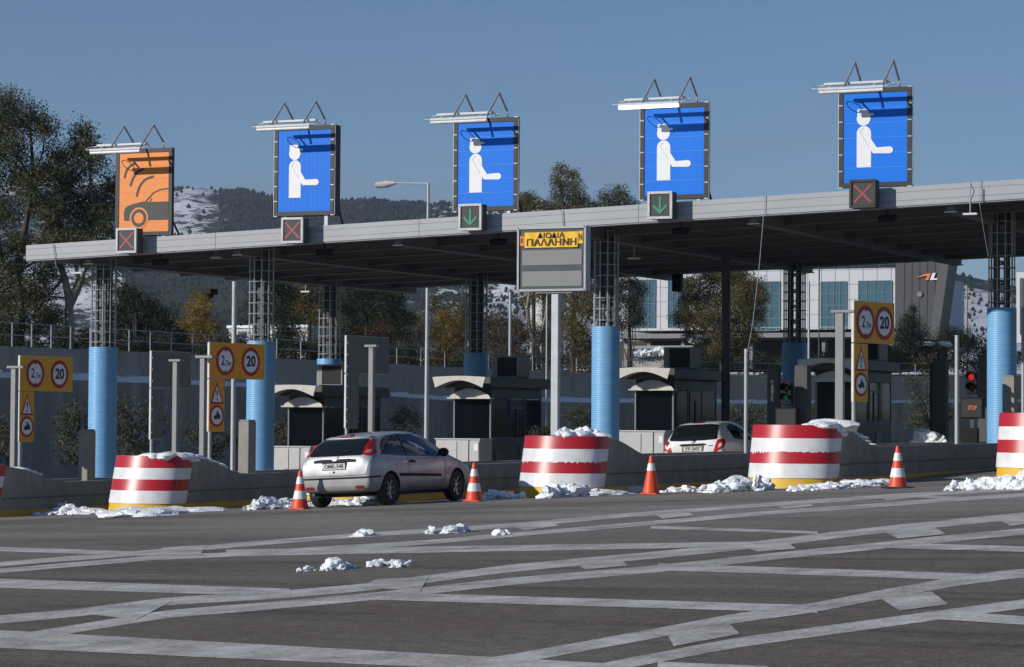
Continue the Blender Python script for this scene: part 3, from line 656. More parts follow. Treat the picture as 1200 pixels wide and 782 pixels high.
# ------------------------------------------------------------------ floodlights, strip lights, cameras and cables under the canopy
fl = ['black floodlight under the canopy edge below the orange car sign', 'black floodlight under the canopy edge right of the second red cross signal', 'black floodlight under the canopy edge left of the message sign',
      'black floodlight under the canopy edge below the lit blue sign', 'black floodlight under the canopy edge by the black framed cross']
for (x, y), lb in zip([(188,302),(380,292),(584,277),(798,264),(1040,249)], fl):
    P = at(x, y, CF+.9); zc = cb(P.x, P.y)
    t = thing('floodlight', (P.x, P.y, zc-.02), lb, 'floodlight', 'floodlights under the canopy edge')
    m = MB(); m.box(-.03, .03, -.03, .03, -.12, .16); m.build('bracket', steel_dark, t)
    m = MB(); m.prism([(-.2,-.1,-.28),(-.2,.14,-.2),(-.2,.1,-.08),(-.2,-.14,-.14)], (.4,0,0)); m.build('head', plastic, t, bevel=.01)
for (x, y, Y), lb in zip([(92,320,61.5),(358,342,77.),(743,303,64.),(1137,251,CF-.3),(253,302,61.)], ['white strip lamp under the left end of the canopy', 'white strip lamp under the canopy above the left booth', 'white strip lamp under the canopy right of the column by the message sign', 'white lamp bar hanging from the fascia at the upper right', 'white lamp bar hanging under the fascia right of the orange car sign']):
    P = at(x, y, Y); zc = cb(P.x, Y) if Y > CF else cft(P.x)
    t = thing('strip_lamp', P, lb, 'strip lamp', 'strip lamps under the canopy')
    m = MB(); m.box(-.17, .17, -.05, .05, -.025, .025); m.build('body', tube_w, t, bevel=.01)
    m = MB(); m.tube([(0,0,.026),(0,0,zc-P.z+.12 if Y > CF else .75)], .014, 6); m.build('hanger', galv, t)
P = at(246, 341, 70.); t = thing('surveillance_camera', P, 'dark camera cluster hanging under the canopy left of the slim grey post', 'camera')
m = MB(); m.tube([(-.08,0,.1),(-.08,0,cb(P.x,70)-P.z+.1)], .014, 6); m.tube([(.05,0,.1),(.05,0,cb(P.x,70)-P.z+.1)], .014, 6); m.build('hanger', steel_dark, t)
m = MB(); m.box(-.2,.18,-.25,.2,-.12,.06); m.lathe([(.001,-.25),(.09,-.22),(.12,-.12)], (.05,-.05,0)); m.build('housing', plastic, t, bevel=.02)
P = at(794, 330, 79.); t = thing('surveillance_camera', P, 'dark boxed traffic light hanging under the canopy left of the big drooping olive tree', 'traffic light')
t.name = 'hanging_traffic_light'
m = MB(); m.box(-.16,.16,-.12,.12,-.33,.3); m.build('housing', plastic, t, bevel=.02)
m = MB()
for z in (.17, -.05, -.23): m.lathe([(.085,0),(.09,-.13),(.08,-.13),(.075,0)], (-.0,-.12,z), 16, 'y')
m.build('hood', plastic, t); m = MB(); m.tube([(0,0,.3),(0,0,cb(P.x,79)-P.z+.1)], .03, 8); m.build('hanger', steel_dark, t)
def cable(pts, r, label):
    q = [at(*p) for p in pts]; o = q[0]; sm = []
    for i in range(len(q)-1):
        for s in np.linspace(0, 1, 6, endpoint=False): sm.append(q[i].lerp(q[i+1], float(s)))
    sm.append(q[-1]); m = MB(); m.tube([p-o for p in sm], r, 5); ob = m.build('loose_cable', galv, smooth=True); ob.location = o; tag(ob, label, 'cable', 'loose cables on the canopy')
cable([(896,219,CF-.05),(895,250,CF-.05),(890,310,CF-.03),(882,380,CF+.05),(876,412,CF+.1)], .008, 'long loose cable hanging from the fascia in front of the olive tree')
cable([(1148,209,CF-.05),(1148,240,CF-.06),(1152,265,CF+.4),(1158,300,CF+1.)], .008, 'loose cable hanging from the fascia to the rightmost column')
cable([(1134,212,CF-.05),(1137,222,CF-.09),(1134,236,CF-.05)], .008, 'short curled cable on the fascia at the upper right')
cable([(658,246,CF-.05),(659,258,CF-.04),(660,266,CF-.04)], .012, 'short dark cable crossing the fascia above the message sign')
cable([(62,286,CF-.04),(64,300,CF-.04),(66,314,CF+.1)], .012, 'short cable crossing the left end of the fascia')
#@@PART3
def IXB(n): return -34.754+4.8471*n
# ------------------------------------------------------------------ overhead message sign on its post
ISN = lambda n: gz(IX(n), IYC)-.01
P = at(646.5, 303.5, 48.25); W2, H2 = .735, .63
zt = ISN(3)+NH
vms = thing('message_sign', (P.x, 48.25, zt), 'dark message sign with a yellow lettered banner over two blank grey displays', 'message sign')
zc = P.z-zt
darkp = M('vms_dark', (.035,.045,.052), .5, var=.1)
m = MB(); m.box(-W2, W2, .0, .22, zc-H2, zc+H2); m.build('cabinet', darkp, vms)
m = MB(); b = .035
m.box(-W2-.004, W2+.004, -.03, .225, zc+H2-.012, zc+H2+.03); m.box(-W2-.004, W2+.004, -.03, .225, zc-H2-.03, zc-H2+.012)
m.box(-W2-.03, -W2+.012, -.03, .225, zc-H2-.03, zc+H2+.03); m.box(W2-.012, W2+.03, -.03, .225, zc-H2-.03, zc+H2+.03); m.build('frame', M('vms_frame',(.38,.40,.42),.5), vms)
def VU(u, v): return (-W2+u*2*W2, zc+H2-v*2*H2)
disp = bpy.data.materials.new('led_grid'); disp.use_nodes = True
nt = disp.node_tree; N = nt.nodes; L = nt.links; bb = N['Principled BSDF']; bb.inputs['Roughness'].default_value = .6
tc = N.new('ShaderNodeTexCoord'); ck = N.new('ShaderNodeTexChecker'); ck.inputs['Scale'].default_value = 60; ck.inputs['Color1'].default_value = (.25,.26,.26,1); ck.inputs['Color2'].default_value = (.17,.175,.175,1)
L.new(tc.outputs['Object'], ck.inputs['Vector']); L.new(ck.outputs['Color'], bb.inputs['Base Color'])
for (v0, v1) in ((.355,.60), (.70,.945)):
    x0, z1 = VU(.055, v0); x1, z0 = VU(.955, v1); m = MB(); m.box(x0, x1, -.012, .001, z0, z1); m.build('display', disp, vms)
ban = M('banner_yellow', (.85,.50,.015), .6, var=.05)
x0, z1 = VU(.095, .065); x1, z0 = VU(.90, .315); m = MB()
nx = 24; vs = []
for i in range(nx+1):
    x = x0+(x1-x0)*i/nx; yy = -.028-.006*math.sin(i*.9)
    vs += [(x, yy, z0), (x, yy, z1)]
m.add(vs, [(2*i, 2*i+2, 2*i+3, 2*i+1) for i in range(nx)]); bo = m.build('banner', ban, vms, smooth=True)
brown = M('banner_letters', (.035,.015,.008), .6)
text('ΔΙΟΔΙΑ', 'banner_text', brown, vms, .15, Matrix.Translation(((x0+x1)/2, -.04, zc+H2-.125*2*H2)) @ FRONT, .003, .60, .0015)
text('ΠΑΛΛΗΝΗ', 'banner_text', brown, vms, .19, Matrix.Translation(((x0+x1)/2+.01, -.04, zc+H2-.238*2*H2)) @ FRONT, .003, 1.10, .003)
xa, za = VU(.025, .12); xb, zb_ = VU(.09, .28); m = MB(); m.box(xa, xb, -.02, -.001, zb_, za); m.build('banner_end', M('banner_orange',(.75,.22,.03),.6), vms)
xa, za = VU(.905, .06); xb, zb_ = VU(.975, .26); m = MB(); m.box(xa, xb, -.02, -.001, zb_, za); m.build('banner_end', ban, vms)
text('N', 'banner_text', brown, vms, .2, Matrix.Translation(((xa+xb)/2, -.026, (za+zb_)/2)) @ FRONT, .002, .07, .004)
text('K', 'banner_text', brown, vms, .12, Matrix.Translation((VU(.055,.2)[0], -.026, VU(.055,.2)[1])) @ FRONT, .002, .045, .002)
m = MB(); m.box(-.03, .13, .06, .2, 0, zc-H2-.02); m.build('post', galv, vms, bevel=.012)
m = MB(); m.box(-.35, .45, .02, .24, zc-H2-.07, zc-H2-.032); m.build('bracket', greypaint, vms)
# junk lying on the nose under it
m = MB(); rnd = random.Random(3)
for i in range(60):
    a = rnd.uniform(0, 6.28); p = Vector((rnd.gauss(-.12,.12), rnd.gauss(.1,.2), 0)); q = p+Vector((math.cos(a)*.16, math.sin(a)*.16, rnd.uniform(.04,.22)))
    m.tube([p, q], .012, 4)
ob = m.build('dry_weeds', M('dry_stems',(.03,.028,.02),.8)); ob.location = (P.x-.25, 48.5, zt); tag(ob, 'tangle of dark dry stems on the nose beside the message sign post', 'weeds')

# ------------------------------------------------------------------ swing boards with height and speed limits
back_m = M('board_back', (.17,.175,.18), .5, metal=.3, var=.15)
def swing_board(x, ytop, ymid, ybot, Y, yaw, wid, label, flip=False, narrow=.55, bright=False, group='yellow height limit boards'):
    P = at(x, ytop, Y); k = ppm(P); zg = gz(P.x, Y)+.25
    zT = P.z-zg; zM = at(x, ymid, Y).z-zg; zB = at(x, ybot, Y).z-zg
    t = thing('limit_board', (P.x, Y, zg), label, 'traffic sign', group, rad(yaw))
    th = .07; s = 1 if not flip else -1
    yel = orangep2 if bright else ambery
    def B(name, x0, x1, z0, z1):
        m = MB(); m.box(x0, x1, -.0, th-.012, z0, z1) if not flip else m.box(x0, x1, .012, th, z0, z1); bd = m.build(name, M('board_edge',(.66,.66,.66),.4), t, bevel=.008)
        m = MB(); m.box(x0+.03, x1-.03, -.006 if not flip else th-.0, -.0005 if not flip else th+.006, z0+.03, z1-.03) if flip else m.box(x0+.012, x1-.004, -.006, -.0005, z0+.004, z1-.004); m.build('face', yel, bd)
        m = MB()
        if flip:
            m.box(x0+.02, x1-.01, .004, .0115, z0+.01, z1-.01)
            for zz in np.arange(z0+.15, z1, .3): m.box(x0+.02, x1-.01, -.02, .0035, zz, zz+.05)
        else: m.box(x0+.01, x1-.01, th-.0115, th-.004, z0+.01, z1-.01)
        m.build('back', back_m, bd); return bd
    wide = B('wide_board', 0, wid, zM+.01, zT); nar = B('narrow_board', 0, narrow, zB, zM-.01)
    fy = -.0065 if not flip else th+.0065; sg = -1 if not flip else 1
    def disc(par, name, mat, cx, cz, r, d, n=36, rx=1.):
        m = MB(); m.prism([(cx+rx*r*math.cos(2*math.pi*i/n), fy+sg*(d-.003), cz+r*math.sin(2*math.pi*i/n)) for i in range(n)], (0, sg*.003, 0)); m.build(name, mat, par)
    def poly(par, name, mat, pts, d): m = MB(); m.prism([(x_, fy+sg*(d-.003), z_) for x_, z_ in pts], (0, sg*.003, 0)); m.build(name, mat, par)
    def tx(par, st, cx, cz, size, wd, d=.012, bold=.004):
        R4 = FRONT if not flip else Matrix.Rotation(math.pi, 4, 'Z') @ FRONT
        text(st, 'lettering', blackp, par, size, Matrix.Translation((cx, fy+sg*d, cz)) @ R4, .001, wd, bold)
    cz = (zM+zT)/2; R = (zT-zM)*.40; c1, c2 = (wid*.28, wid*.74) if not flip else (wid*.74, wid*.28)
    for c in (c1, c2): disc(wide, 'ring', redring, c, cz, R, .006); disc(wide, 'disc', signwhite, c, cz, R*.74, .009)
    q = R*.10
    for sgn in (1, -1): poly(wide, 'mark', blackp, [(c1-q*1.3, cz+sgn*R*.82), (c1+q*1.3, cz+sgn*R*.82), (c1, cz+sgn*R*.58)], .0115)
    tx(wide, '2', c1-R*.28, cz-.0*R, R*.95, R*.36); tx(wide, ',7m', c1+R*.27, cz-.16*R, R*.52, R*.62, bold=.002)
    tx(wide, '20', c2, cz, R*1.0, R*1.02, bold=.012)
    nc = narrow*.5; hz = zM-.01-zB; tz = zM-.02-hz*.27; h = hz*.19; w_ = narrow*.42
    poly(nar, 'triangle', redring, [(nc-w_, tz-h), (nc+w_, tz-h), (nc, tz+h*1.25)], .006); poly(nar, 'triangle_field', signwhite, [(nc-w_*.72, tz-h*.8), (nc+w_*.72, tz-h*.8), (nc, tz+h*.85)], .009)
    tx(nar, '!', nc, tz-h*.18, h*1.5, .05)
    cz = zB+hz*.30; R = narrow*.46; disc(nar, 'ring', redring, nc, cz, R, .006); disc(nar, 'disc', signwhite, nc, cz, R*.76, .009)
    b1 = [(-.50,-.12),(-.42,.02),(-.25,.02),(-.12,.14),(.0,.42),(.14,.46),(.16,.30),(.30,.12),(.46,.16),(.42,.0),(.52,-.14),(.36,-.30),(.10,-.22),(-.10,-.32),(-.34,-.28)]
    poly(nar, 'motorcycle_symbol', blackp, [(nc+x_*R*1.0, cz+z_*R*1.05) for x_, z_ in b1], .012)
    m = MB(); m.tube([(narrow*.3,.10,-.2),(narrow*.3,.10,zB+.4)], .045, 10); m.build('post', galv, t, smooth=True)
    return t
orangep2 = M('board_orange', (.86,.34,.01), .5, var=.06, dirt=(.6,.28,.03), dirt_amt=.4)
swing_board(23.5, 416.5, 458.5, 518, 50.9, 86, 2.02, 'mustard boards with 2,7m and 20 circles, leftmost of the yellow boards')
swing_board(245.5, 401, 444, 506, 50.3, 81, 2.0, 'bright orange boards with 2,7m and 20 circles in front of a blue column', bright=True)
swing_board(1000.5, 352, 402, 471, 51.8, 74, 1.6, 'faded mustard boards with 2,7m and 20 circles in front of the right booth')
swing_board(178, 411, 455, 515, 56.6, 86, 1.75, 'dark back of a limit board right of the leftmost blue column', True, group='limit boards seen from behind')
swing_board(406.5, 393, 438, 502, 57.8, 82, 1.9, 'dark back of a limit board above the roof of the silver hatchback', True, group='limit boards seen from behind')

# T-headed gauge posts
def gauge_post(x, ytop, Y, label, wide=.065, arm=0., side=1):
    P = at(x, ytop, Y); zg = gz(P.x, Y)+.2
    t = thing('gauge_post', (P.x, Y, zg), label, 'post', 'grey gauge posts on the islands'); h = P.z-zg
    m = MB(); m.box(-wide, wide, -.07, .07, 0, h); m.build('shaft', greypaint, t, bevel=.01)
    m = MB(); m.box(-.17-arm*(side < 0), .17+arm*(side > 0), -.1, .1, h+.001, h+.06); m.build('head_plate', greypaint, t, bevel=.008)
    m = MB(); m.box(-.16, .16, -.14, .14, -.0, .03)
    m.build('foot_plate', greypaint, t)
    if arm: m = MB(); m.box(wide+.001, .45, -.05, .05, .55, .63); m.build('stop_arm', greypaint, t)
    return t
gauge_post(17.5, 432, 50.6, 'grey T-headed post left of the mustard boards at the far left', .065, .12, 1)
gauge_post(206.5, 424, 56.4, 'grey T-headed post between the leftmost blue column and the orange boards')
gauge_post(238.8, 420, 50.1, 'grey post at the left edge of the bright orange boards', .06, .1)
gauge_post(436, 407, 57.4, 'grey T-headed post rising behind the roof of the silver hatchback')
gauge_post(984.5, 367, 51.3, 'thick grey post left of the faded mustard boards, in front of the right booth', .085, .16)
# slab bollards
def slab(x0, x1, ytop, Y, label, mat, depth_=.35, base=None):
    a = at(x0, ytop, Y); b = at(x1, ytop, Y); zg = gz(a.x, Y); w = (b.x-a.x); h = a.z-zg
    m = MB(); m.box(-w/2, w/2, 0, depth_, 0, h-.04); m.box(-w/2+.015, w/2-.015, .015, depth_-.015, h-.04, h)
    o = m.build('slab_bollard', mat, bevel=.012); o.location = ((a.x+b.x)/2, Y, zg); return tag(o, label, 'bollard', 'slab bollards beside the columns')
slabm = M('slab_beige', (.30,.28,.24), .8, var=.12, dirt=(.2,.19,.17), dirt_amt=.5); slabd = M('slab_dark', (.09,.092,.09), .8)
slab(92, 103, 503, 52.2, 'beige slab bollard left of the leftmost blue column', slabm)
slab(279.5, 291.5, 492, 51.5, 'beige slab bollard between the slim grey post and the column with orange boards', slabm)
slab(1174.5, 1188.5, 440, 63.0, 'beige slab bollard in front of the rightmost blue column', slabm)
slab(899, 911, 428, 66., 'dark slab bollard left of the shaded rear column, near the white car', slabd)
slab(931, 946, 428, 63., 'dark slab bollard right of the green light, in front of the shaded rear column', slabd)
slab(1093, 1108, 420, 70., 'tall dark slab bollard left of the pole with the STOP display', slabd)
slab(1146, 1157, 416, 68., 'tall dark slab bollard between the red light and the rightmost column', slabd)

pole('pole', 874.5, 60.5, .05, 409, 'thin galvanised pole right of the white hatchback', galv, group='thin galvanised poles')
pole('pole', 1121.5, 61.5, .055, 393, 'thin galvanised pole left of the red light and STOP display', galv, group='thin galvanised poles')
pole('pole', 1199, 66., .05, 360, 'thin galvanised pole at the right edge beside the rightmost column', galv, group='thin galvanised poles')

# ------------------------------------------------------------------ toll booths
bdark = M('booth_dark', (.045,.048,.05), .5, var=.12); bframe = M('booth_frame', (.02,.04,.11), .45); bglass = M('booth_glass', (.004,.005,.009), .10, var=.05, spec=.06)
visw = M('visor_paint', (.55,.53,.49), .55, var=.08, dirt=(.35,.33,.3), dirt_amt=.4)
binside = M('booth_curtain', (.14,.12,.085), .8)
def make_booth():
    t = bpy.data.objects.new('toll_booth', None); COL.objects.link(t)
    w = .56; Ln = 3.5; y0 = .95
    m = MB(); m.box(-w, w, y0, y0+Ln, .2, 1.5); m.build('base', bdark, t, bevel=.01)
    m = MB(); m.box(w+.001, w+.02, y0+.25, y0+.75, .5, 1.2); m.build('access_panel', M('panel_grey',(.10,.105,.11),.5), t); m = MB(); m.box(w+.001, w+.02, y0+1.9, y0+2.5, .45, 1.3); m.build('access_panel', M('panel_grey',(.10,.105,.11),.5), t)
    m = MB()
    for x in (-w+.03, w-.03):
        for y in (y0+.03, y0+1.15, y0+2.3, y0+Ln-.03): m.box(x-.03, x+.03, y-.03, y+.03, 1.501, 2.64)
    for x in (-w+.03, w-.03): m.box(x-.025, x+.025, y0+.061, y0+Ln-.061, 1.501, 1.56)
    m.build('window_frame', bframe, t)
    m = MB(); m.box(-w+.061, w-.061, y0+.02, y0+.035, 1.501, 2.64); m.build('front_window', bglass, t)
    m = MB(); m.tube([(-w+.005,y0-.03,1.5),(-w+.005,y0-.03,2.64)], .025, 8); m.build('corner_rail', greypaint, t); m = MB(); m.tube([(w-.01,y0-.03,1.5),(w-.01,y0-.03,2.64)], .02, 8); m.build('corner_rail', greypaint, t)
    for s in (-1, 1):
        for ya, yb in ((.07,1.11),(1.19,2.26),(2.34,Ln-.07)):
            m = MB(); m.box(min(s*w*.96, s*w*.975), max(s*w*.96, s*w*.975), y0+ya, y0+yb, 1.56, 2.62); m.build('side_window', bglass, t)
    m = MB(); m.box(-w+.1, w-.06, y0+2.5, y0+Ln-.2, 1.56, 2.35); m.box(w-.06, w-.03, y0+1.5, y0+1.9, 1.6, 2.4); m.build('curtain', binside, t)
    m = MB(); m.box(w*.976, w+.012, y0+1.26, y0+1.30, 1.55, 2.6); m.box(w*.976, w+.012, y0+1.26, y0+2.2, 2.36, 2.41); m.box(w*.976, w+.012, y0+1.72, y0+1.76, 1.55, 2.35); m.build('sliding_sash', bframe, t)
    m = MB(); m.box(-w, w, y0, y0+Ln, 2.641, 2.93); m.build('wall_band', bdark, t)
    m = MB(); m.box(-.78, .78, .42, y0+Ln+.15, 2.931, 3.22); m.build('roof', bdark, t, bevel=.02)
    # vaulted visor: fascia with an arched soffit, then the lit tympanum behind it
    m = MB(); n = 18; W_ = .80
    top = [(-W_+2*W_*i/n, 3.21+.03*math.cos(math.pi*(i/n-.5))) for i in range(n+1)]
    bot = [(W_-.09-2*(W_-.09)*i/n, 2.92+.20*math.sin(math.pi*i/n)) for i in range(n+1)]
    for i in range(n):
        a, b = top[i], top[i+1]; c, d = bot[n-i-1], bot[n-i]
        m.add([(a[0],0,a[1]),(b[0],0,b[1]),(c[0],0,c[1]),(d[0],0,d[1]),(a[0],.05,a[1]),(b[0],.05,b[1]),(c[0],.05,c[1]),(d[0],.05,d[1])], [(0,3,2,1),(4,5,6,7),(0,1,5,4),(2,3,7,6)]+([(3,0,4,7)] if i == 0 else [])+([(1,2,6,5)] if i == n-1 else []))
    m.build('visor_fascia', visw, t)
    m = MB()
    for i in range(n):                              # vault between fascia and booth
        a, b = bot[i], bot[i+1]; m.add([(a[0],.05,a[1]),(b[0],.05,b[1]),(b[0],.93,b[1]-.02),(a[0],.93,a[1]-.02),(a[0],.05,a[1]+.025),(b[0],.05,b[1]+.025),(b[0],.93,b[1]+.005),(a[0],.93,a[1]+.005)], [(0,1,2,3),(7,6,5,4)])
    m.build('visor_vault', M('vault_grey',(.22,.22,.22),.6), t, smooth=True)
    m = MB(); pts = [(-.62,2.66),(.62,2.66)]+[(.58-1.16*i/n, 2.72+.19*math.sin(math.pi*i/n)) for i in range(n+1)]
    m.prism([(x, .72, z) for x, z in pts], (0, .04, 0)); m.box(-.66, .66, .64, .93, 2.62, 2.659); m.build('tympanum', visw, t)
    return t
bl = {0:'shaded toll booth with a pale vaulted visor left of the silver hatchback', 1:'toll booth with a pale vaulted visor right of the silver hatchback',
      2:'toll booth with a pale vaulted visor behind the white hatchback', 3:'toll booth with a pale vaulted visor behind the faded mustard boards'}
YV = {0: 62.9, 1: 63.6, 2: 65., 3: 66.}
bp_ = make_booth(); BO = {}
for n in range(4):
    o = bp_ if n == 0 else copy_tree(bp_); o.location = (IXB(n), YV[n], gz(IXB(n), YV[n])-.13); tag(o, bl[n], 'toll booth', 'toll booths on the islands'); BO[n] = o
cabm = M('cabinet_grey', (.50,.50,.50), .5, var=.05, dirt=(.35,.35,.35), dirt_amt=.3); cabd = M('cabinet_side', (.30,.31,.32), .5)
def make_cab():
    t = bpy.data.objects.new('service_cabinet', None); COL.objects.link(t)
    m = MB(); m.box(-.66, .66, .02, .85, .2, 1.49); m.build('body', cabm, t, bevel=.01)
    m = MB(); m.box(-.69, .69, -.01, .88, 1.491, 1.53); m.build('lid', cabm, t, bevel=.01)
    for x0, x1 in ((-.64,-.02),(.02,.33),(.36,.64)):
        m = MB(); m.box(x0, x1, -.0, .019, .25, 1.45); d = m.build('door', cabm, t, bevel=.006)
        m = MB(); m.box(x1-.07, x1-.04, -.02, -.001, .75, .9); m.build('handle', plastic, d)
    m = MB(); m.box(.5, .62, -.006, -.0005, 1.2, 1.38); m.build('paper_notice', signwhite, t)
    m = MB(); m.box(.335, .355, .005, .0195, .22, 1.48); m.build('gap_strip', plastic, t)
    return t
cp = make_cab()
for n, lb in ((0,'pale grey service cabinet right of the column with the orange boards'),(1,'pale grey service cabinet with a white notice right of the silver car'),(2,'pale grey service cabinet left of the white hatchback'),(3,'pale grey service cabinet hidden behind the snow tongued nose')):
    o = cp if n == 0 else copy_tree(cp); o.location = (IXB(n), YV[n]-.05, gz(IXB(n), YV[n])-.13); tag(o, lb, 'cabinet', 'service cabinets in front of the booths')
def ac_unit(n, dy, label):
    z = gz(IXB(n), YV[n])+3.09; t = thing('air_conditioner', (IXB(n)+.05, YV[n]+dy, z), label, 'air conditioner', 'air conditioners on the booth roofs')
    m = MB(); m.box(-.42, .42, 0, .8, .04, .64); m.build('case', M('ac_grey',(.26,.26,.25),.6), t, bevel=.015)
    m = MB(); m.box(-.24, .36, -.012, -.001, .07, .60); m.build('grille', M('ac_grille',(.012,.012,.012),.7), t)
    m = MB()
    for i in range(12): m.box(-.24, .36, -.02, -.0125, .09+i*.042, .10+i*.042)
    m.build('louvres', plastic, t); m = MB(); m.box(-.4,-.34,.1,.7,0,.039); m.box(.34,.4,.1,.7,0,.039); m.build('feet', steel_dark, t)
ac_unit(1, 3.0, 'grey boxed air conditioner on the booth roof left of the message sign post')
ac_unit(2, 2.6, 'grey boxed air conditioner on the booth roof above the white hatchback')
ac_unit(3, 3.6, 'grey boxed air conditioner behind the faded mustard boards'); ac_unit(0, 2.2, 'grey boxed air conditioner beside the dark board back above the silver car')

# ------------------------------------------------------------------ traffic lights
def traffic_light(x, y, Y, on, label, disptext):
    P = at(x, y, Y); zg = gz(P.x, Y); k = ppm(P)
    t = thing('traffic_light', (P.x, Y, zg), label, 'traffic light', 'lane traffic lights'); h = P.z-zg
    m = MB(); m.box(-.14, .14, 0, .2, h-.42, h+.16); m.build('housing', plastic, t, bevel=.02)
    zl = [h, h-.25]
    for i, z in enumerate(zl):
        lit = (on == 'red' and i == 0) or (on == 'green' and i == 1)
        mat = M('lens_'+on+'_lit', (.4,.02,.02) if on == 'red' else (.02,.22,.12), .4, emit=(1,.04,.03) if on == 'red' else (.05,.9,.4), estr=.5 if on == 'red' else .03) if lit else M('lens_dark',(.02,.02,.02),.2)
        m = MB(); m.lathe([(.001,-.02),(.06,-.018),(.08,-.001)], (0,0,z), 20, 'y'); m.build('lens', mat, t, smooth=True)
        m = MB(); vs = []; n = 14
        for j in range(n+1):
            a = math.pi*(-.15+1.3*j/n); vs += [(.11*math.cos(a), 0, z+.11*math.sin(a)), (.11*math.cos(a), -.2, z+.02+.11*math.sin(a))]
        m.add(vs, [(2*j, 2*j+2, 2*j+3, 2*j+1) for j in range(n)]); m.build('hood', plastic, t, smooth=True)
    m = MB(); m.box(-.29, .29, .01, .22, h-1.02, h-.50); d = m.build('display_case', plastic, t, bevel=.02)
    m = MB(); m.box(-.25, .25, -.002, .0095, h-.98, h-.54); m.build('display', M('disp_black',(.012,.012,.013),.5), d)
    if disptext: text('STOP', 'display_text', M('led_orange',(.6,.12,.03),.5,emit=(1.,.25,.08),estr=.2), d, .15, Matrix.Translation((0.02,-.006,h-.76)) @ FRONT, .001, .22, .002)
    m = MB(); m.box(-.24, .15, .02, .2, h-1.85, h-1.25); m.build('control_box', plastic, t, bevel=.02)
    m = MB(); m.box(-.05, .05, .06, .16, 0, h-1.02); m.build('post', steel_dark, t)
traffic_light(1138.5, 442, 62.2, 'red', 'lit red traffic light over a black STOP display, left of the rightmost blue column', True)
traffic_light(921, 455, 62.6, 'green', 'traffic light with a dim green lens in front of the shaded rear column', False)

# ------------------------------------------------------------------ cones
def make_cone(bands, base):
    t = bpy.data.objects.new('traffic_cone', None); COL.objects.link(t)
    H, r0, r1 = .74, .165, .032
    def R(z): return r0+(r1-r0)*(z-.03)/(H-.03)
    prev = .03; segs_ = []
    m = MB()
    m.box(-.24 if base else -.17, .24 if base else .17, -.24 if base else -.17, .24 if base else .17, 0, .03); m.build('foot', rubber if base else conecol, t, bevel=.01)
    for z0, z1, wh in bands:
        m = MB(); g = .004 if wh else 0
        pr = [(R(z0)+g, z0), (R(z1)+g, z1)]
        if not wh: pr = [(R(z0)-.006, z0)]+pr+[(R(z1)-.006, z1)]
        else: pr = [(R(z0)-.002, z0)]+pr+[(R(z1)-.002, z1)]
        if z1 >= H: pr += [(r1*.6, H+.012), (.001, H+.014)]
        m.lathe(pr, n=28); m.build('white_band' if wh else 'orange_band', conew if wh else conecol, t, smooth=True, ang=30)
    return t
B5 = [(.031,.2,False),(.2,.36,True),(.36,.49,False),(.49,.63,True),(.63,.74,False)]; B3 = [(.031,.46,False),(.46,.60,True),(.60,.74,False)]
for (x, y, sc, bd, base, lb) in [(351.5,597,1.,B5,False,'orange cone with two white bands behind the rear corner of the silver hatchback'), (555.5,588,1.,B5,False,'orange cone with two white bands at the nose of the silver hatchback'),
        (763,579.5,1.02,B3,False,'plain orange red cone with one white band by the wall left of the white car'), (1052,572.5,1.1,B5,True,'orange cone with two white bands on a black square foot')]:
    t = make_cone(bd, base); P = gp(x, y); t.location = P; k = ppm(P); t.scale = [ (45.5/(.75*k)) if x < 1000 else (50/(.755*k)) ]*3; tag(t, lb, 'traffic cone', 'traffic cones in front of the islands')
